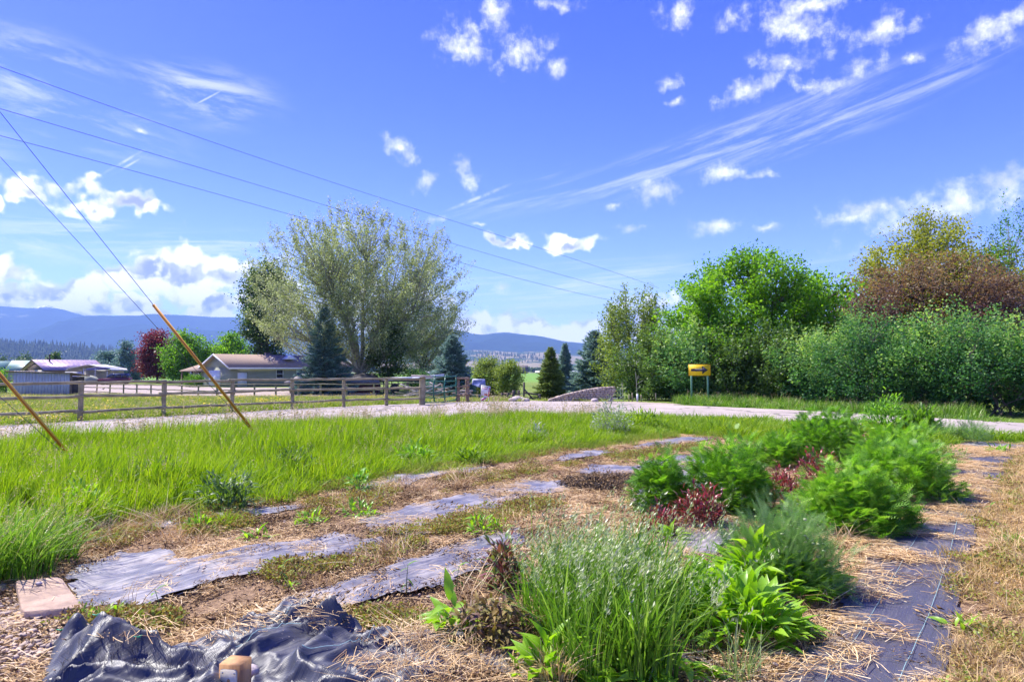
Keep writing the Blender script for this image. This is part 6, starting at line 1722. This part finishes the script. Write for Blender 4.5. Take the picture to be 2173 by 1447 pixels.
while px_ < 1300:
    w_ = rng.uniform(6, 11); ht = EYE + (HOR - np.interp(px_ + w_ / 2, topx, topy)) / F * 33.6
    m = MB(); sl = math.atan2((np.interp(px_, topx, topy) - np.interp(px_ + w_, topx, topy)), w_); m.box(wallp(px_ + w_ / 2, ht + .0, .2), ((w_ - .4) / F * 33.5, .48, .07), ry=-sl, rz=rng.normal(0, .05), v=rng.random()); m.build('capstone', M['stone'], sw); px_ += w_

# ================================================================ SIGNS
YS = 31.0; sg = thing('arrow_sign', 'yellow road sign with a dark arrow on two green posts', 'road sign', gz(1484, YS), R(-2))
m = MB(); m.box((0, 0, 1.555), (.985, .012, .51)); bd = m.build('sign_board', M['sign_yellow'], sg)
m = MB(); ar = [(-.38, .055), (.12, .055), (.12, .18), (.38, 0), (.12, -.18), (.12, -.055), (-.38, -.055)]
m.poly3([(a, -.010, 1.555 + b) for a, b in ar], .003); m.build('arrow', M['sign_dark'], bd)
m = MB()
for (c_, s_) in [((0, -.0075, 1.80), (.985, .004, .014)), ((0, -.0075, 1.31), (.985, .004, .014)), ((-.485, -.0075, 1.555), (.014, .004, .47)), ((.485, -.0075, 1.555), (.014, .004, .47))]: m.box(c_, s_)
m.build('border', M['guard'], bd)
for a in (-.36, .38): m = MB(); m.box((a, .035, .75), (.075, .05, 1.9)); m.build('post', M['sign_green'], sg)

ys = 33.0; rsn = thing('sale_sign', 'leaning white and red real estate sign board by the driveway', 'sign', tuple(A(1031, 845, ys)), 0); l0 = np.array(rsn.location)
def sp(px_, py_, dy=0): return A(px_, py_, ys + dy) - l0
m = MB(); m.poly3([sp(1021.5, 817), sp(1041, 820), sp(1037.5, 843.5), sp(1020.3, 838)][::-1], .02); bdd = m.build('board', M['sign_white'], rsn)
def mark(pts, mat, nm): m = MB(); m.poly3([sp(a, b, -.012) for a, b in pts][::-1], .002) ; return m.build(nm, M[mat], bdd)
mark([(1038.2, 822), (1039.6, 822.4), (1037.4, 842), (1035.4, 841)], 'sign_red', 'arrow_bar')
mark([(1028, 834.8), (1034.2, 836), (1033.6, 839.6), (1027.6, 838.4)], 'sign_red', 'red_block')
mark([(1023, 817.9), (1036.5, 820.2), (1036.2, 822.4), (1022.8, 820.2)], 'sign_grey', 'header_print')
m = MB(); m.poly3([sp(1030.5, 840, -.03), sp(1034.5, 842, -.03), sp(1033.5, 846, -.03), sp(1022, 852, -.03), sp(1019.6, 847, -.03)][::-1], .01); rd = m.build('lower_board', M['sign_white'], rsn)
m = MB(); m.poly3([sp(1032.5, 842, -.045), sp(1034, 844.3, -.045), sp(1022.6, 850.3, -.045), sp(1021, 847.5, -.045)][::-1], .002); m.build('lower_print', M['sign_magenta'], rd)
for (a0, b0, a1, b1) in [(1021.5, 818, 1020.3, 847), (1037.5, 842, 1036.8, 849)]: m = MB(); m.tube([sp(a0, b0, .04), sp(a1, b1 + 3, .04)], .012, 5); m.build('leg', M['white_paint'], rsn)


def text_part(body, px_, py_, size, mat, parent, rotz, tilt, nm):
    cu = bpy.data.curves.new(nm, 'FONT'); cu.body = body; cu.size = size; cu.extrude = .001; cu.align_x = 'LEFT'
    ob = bpy.data.objects.new(nm, cu); col.objects.link(ob); ob.rotation_euler = (R(90), tilt, 0); 
    dg = bpy.context.evaluated_depsgraph_get(); me = bpy.data.meshes.new_from_object(ob.evaluated_get(dg)); bpy.data.objects.remove(ob)
    me.materials.clear(); me.materials.append(mat); o2 = bpy.data.objects.new(nm, me); col.objects.link(o2); o2.parent = parent; o2.location = sp(px_, py_, -.022); o2.rotation_euler = (R(90), tilt, 0); return o2
text_part('SALE', 1022.2, 825.2, .135, M['sign_red'], bdd, 0, R(7), 'red_lettering')
# leaning pale metal sheet
m = MB(); m.poly3([A(1003, 804, 37), A(1029, 804, 37), A(1031, 820, 36.6), A(1016, 822, 36.6), A(1001, 816, 36.6)][::-1], .02)
tag(m.build('metal_sheet', basic('pale_blue_sheet', (.28, .31, .48), (.22, .25, .4), 3, .5)), 'pale blue metal sheet leaning beside the blue spruce', 'metal sheet')

# ---- trailer with white top and timber pile behind gate
tl = thing('flatbed_trailer', 'black legged flatbed with a white covered load behind the fence', 'trailer', tuple(A(805, 836, 41)), R(3)); 
m = MB(); m.box((1.3, .6, .78), (2.4, 1.2, .09)); m.box((.25, .1, .4), (.06, .06, .8)); m.box((1.1, .1, .4), (.05, .05, .8)); m.box((.6, 1.1, .4), (.05, .05, .8)); m.build('frame', M['rubber'], tl)
m = MB(); m.box((1.35, .6, .93), (2.3, 1.1, .15), ry=-.03); m.build('white_cover', M['white_paint'], tl)
m = MB(); m.box((2.9, .5, 1.0), (1.9, 1.0, .2), ry=-.11); m.build('white_load', M['white_paint'], tl)
m = MB(); m.tube([(.9, .1, .33), (.9, .25, .33)], .3, 12); m.build('wheel', M['rubber'], tl)
tp_ = thing('timber_pile', 'tangled pile of bleached logs and boards behind the green gate', 'log pile', tuple(A(900, 842, 39.5)))
for k in range(34):
    a = np.array([rng.uniform(-1.2, 2.6), rng.uniform(0, 1.4), rng.uniform(.05, .55)]); th = rng.normal(0, .35) if k % 4 else rng.uniform(.8, 1.6); L = rng.uniform(.7, 2.0); d = np.array([cos(th), rng.normal(0, .2), sin(th) * .8]) * L / 2
    if k % 4 == 0: d *= .45
    m = MB(); pole(m, a - d, a + d, rng.uniform(.025, .06), wob=.02); m.build('log' if k % 3 else 'branch', M['old_log' if k % 2 else 'wood'], tp_)
fence('old leaning rail fence behind the green gate', gp([(865, 843), (905, 843), (950, 843), (990, 842)]), 1.15, [1.1, .62, .3], .06, .05)

# ================================================================ UTILITY WIRES
pt = np.array([-11.6, 10.72, 10.35])
def guy(anchor_px, anchor_Y, through, lab, guard, r=.006, name='guy_wire', topY=None):
    a = A(anchor_px[0], anchor_px[1], anchor_Y); a[2] = max(a[2], -.02)
    q_ = A(through[0], through[1], topY); d = q_ - a; e = a + d * 1.65
    o = thing(name, lab, 'guy wire', tuple(a), 0, 'guy wires of the utility pole')
    m = MB(); m.tube([np.zeros(3), d * .8, e - a], r, 5); m.build('wire', M['wire'], o)
    if guard:
        n_ = np.linalg.norm(d); L = guard; u = d / n_; s_ = np.array([0, 0, 0]) + u * .1
        m = MB(); m.tube([s_, s_ + u * L * .5, s_ + u * L], .027, 8); g_ = m.build('wire_guard', M['guard'], o)
        off = np.array([.0, -.024, -.006]); m = MB(); m.tube([s_ + off, s_ + u * L * .5 + off, s_ + u * L * .995 + off], .009, 5); m.build('faded_stripe', M['guard_red'], g_)
    return e


e1 = guy((560, 942), 14.0, (0, 238), 'guy wire with a yellow guard slanting down to the verge near the fence', 0, topY=12.0)
bpy.data.objects
def set_guard(obj_label, a_px, a_Y, thr, tY, end_px, lab2):
    a = A(a_px[0], a_px[1], a_Y); q_ = A(thr[0], thr[1], tY); d = q_ - a
    # length of guard so that it ends at end_px (search along the wire)
    best = min(np.linspace(.02, 1.2, 600), key=lambda s: abs((CX + F * (a + d * s)[0] / ((a + d * s)[1] * cos(PITCH) + ((a + d * s)[2] - EYE) * sin(PITCH))) - end_px))
    return np.linalg.norm(d) * best
def add_guard(lbl, L, d, s0=.1):
    o = [k for k in bpy.data.objects if k.get('label') == lbl][0]; u = d / np.linalg.norm(d); s_ = u * s0
    m = MB(); m.tube([s_, s_ + u * L * .5, s_ + u * L], .03, 8); g_ = m.build('wire_guard', M['guard'], o)
    off = np.array([.0, -.022, .012]); m = MB(); m.tube([s_ + off, s_ + u * L * .5 + off, s_ + u * L * .995 + off], .014, 5); m.build('faded_stripe', M['guard_red'], g_)
L1 = set_guard('', (560, 942), 14.0, (0, 238), 12.0, 332, ''); add_guard('guy wire with a yellow guard slanting down to the verge near the fence', L1, A(0, 238, 12.0) - A(560, 942, 14.0))
guy((560, 942), 14.0, (0, 333), 'bare guy wire parallel to the farther yellow guard', 0, r=.005, topY=12.2)
guy((170, 992), 11.2, (0, 795), 'guy wire with a yellow guard at the left border of the picture', 0, topY=10.7)
L2 = np.linalg.norm(A(0, 795, 10.7) - A(170, 992, 11.2)) * 1.45; add_guard('guy wire with a yellow guard at the left border of the picture', L2, A(0, 795, 10.7) - A(170, 992, 11.2))
guy((155, 980), 11.2, (0, 842), 'bare guy wire below the yellow guard at the left border', 0, r=.005, topY=10.8)

for i, (pts, lab) in enumerate([([(-250, 50, 12), (0, 142, 16), (250, 232, 20), (500, 318, 26), (700, 386, 32), (880, 444, 40), (1060, 500, 52), (1250, 560, 68), (1400, 612, 84)], 'uppermost overhead wire crossing above the poplar'),
                                ([(-250, 165, 12), (0, 230, 16), (250, 300, 20), (500, 376, 26), (720, 447, 34), (980, 525, 48), (1150, 570, 62), (1330, 620, 80)], 'middle one of the three overhead wires'),
                                ([(-250, 230, 12), (0, 290, 16), (250, 350, 20), (480, 412, 26), (640, 463, 34), (800, 510, 42), (985, 562, 50), (1150, 601, 64), (1300, 638, 80)], 'lowest of the three overhead wires')]):
    P = np.array([A(a, b, c_) for a, b, c_ in pts]); d = np.concatenate([[0], np.cumsum(np.linalg.norm(np.diff(P, axis=0), axis=1))])
    co = [np.polyfit(d, P[:, k], 3) for k in range(3)]; s_ = np.linspace(0, d[-1], 60); PP = np.stack([np.polyval(c_, s_) for c_ in co], -1)
    m = MB(); m.tube(PP, np.linspace(.007, .016, 60), 4); tag(m.build('power_line', M['wire']), lab, 'overhead wire', 'overhead wires')

# ================================================================ AIR
hz_ = MB(); hz_.box((0, 4000, 440), (18800, 13800, 920)); hz = hz_.build('haze', None)
hm = bpy.data.materials.new('haze_air'); hm.use_nodes = True; t = NT(hm.node_tree); t.n.clear(); out = t.new('ShaderNodeOutputMaterial')
pv_ = t.new('ShaderNodeVolumePrincipled'); pv_.inputs['Color'].default_value = (.34, .56, 1.0, 1); pv_.inputs['Density'].default_value = 1.3e-4
pv_.inputs['Anisotropy'].default_value = .0; t.l.new(pv_.outputs[0], out.inputs['Volume'])
hz.data.materials.append(hm); hz['kind'] = 'stuff'; hz['label'] = 'blue summer haze filling the valley air'; hz['category'] = 'haze'
scene.cycles.use_adaptive_sampling = True; scene.cycles.adaptive_threshold = .02; scene.cycles.max_bounces = 8; scene.cycles.transparent_max_bounces = 8; scene.cycles.volume_bounces = 0
print('TRIS', sum(sum(len(p.vertices) - 2 for p in []) or len(o.data.loops) - 2 * len(o.data.polygons) for o in scene.objects if o.type == 'MESH'), 'OBJ', len(scene.objects))
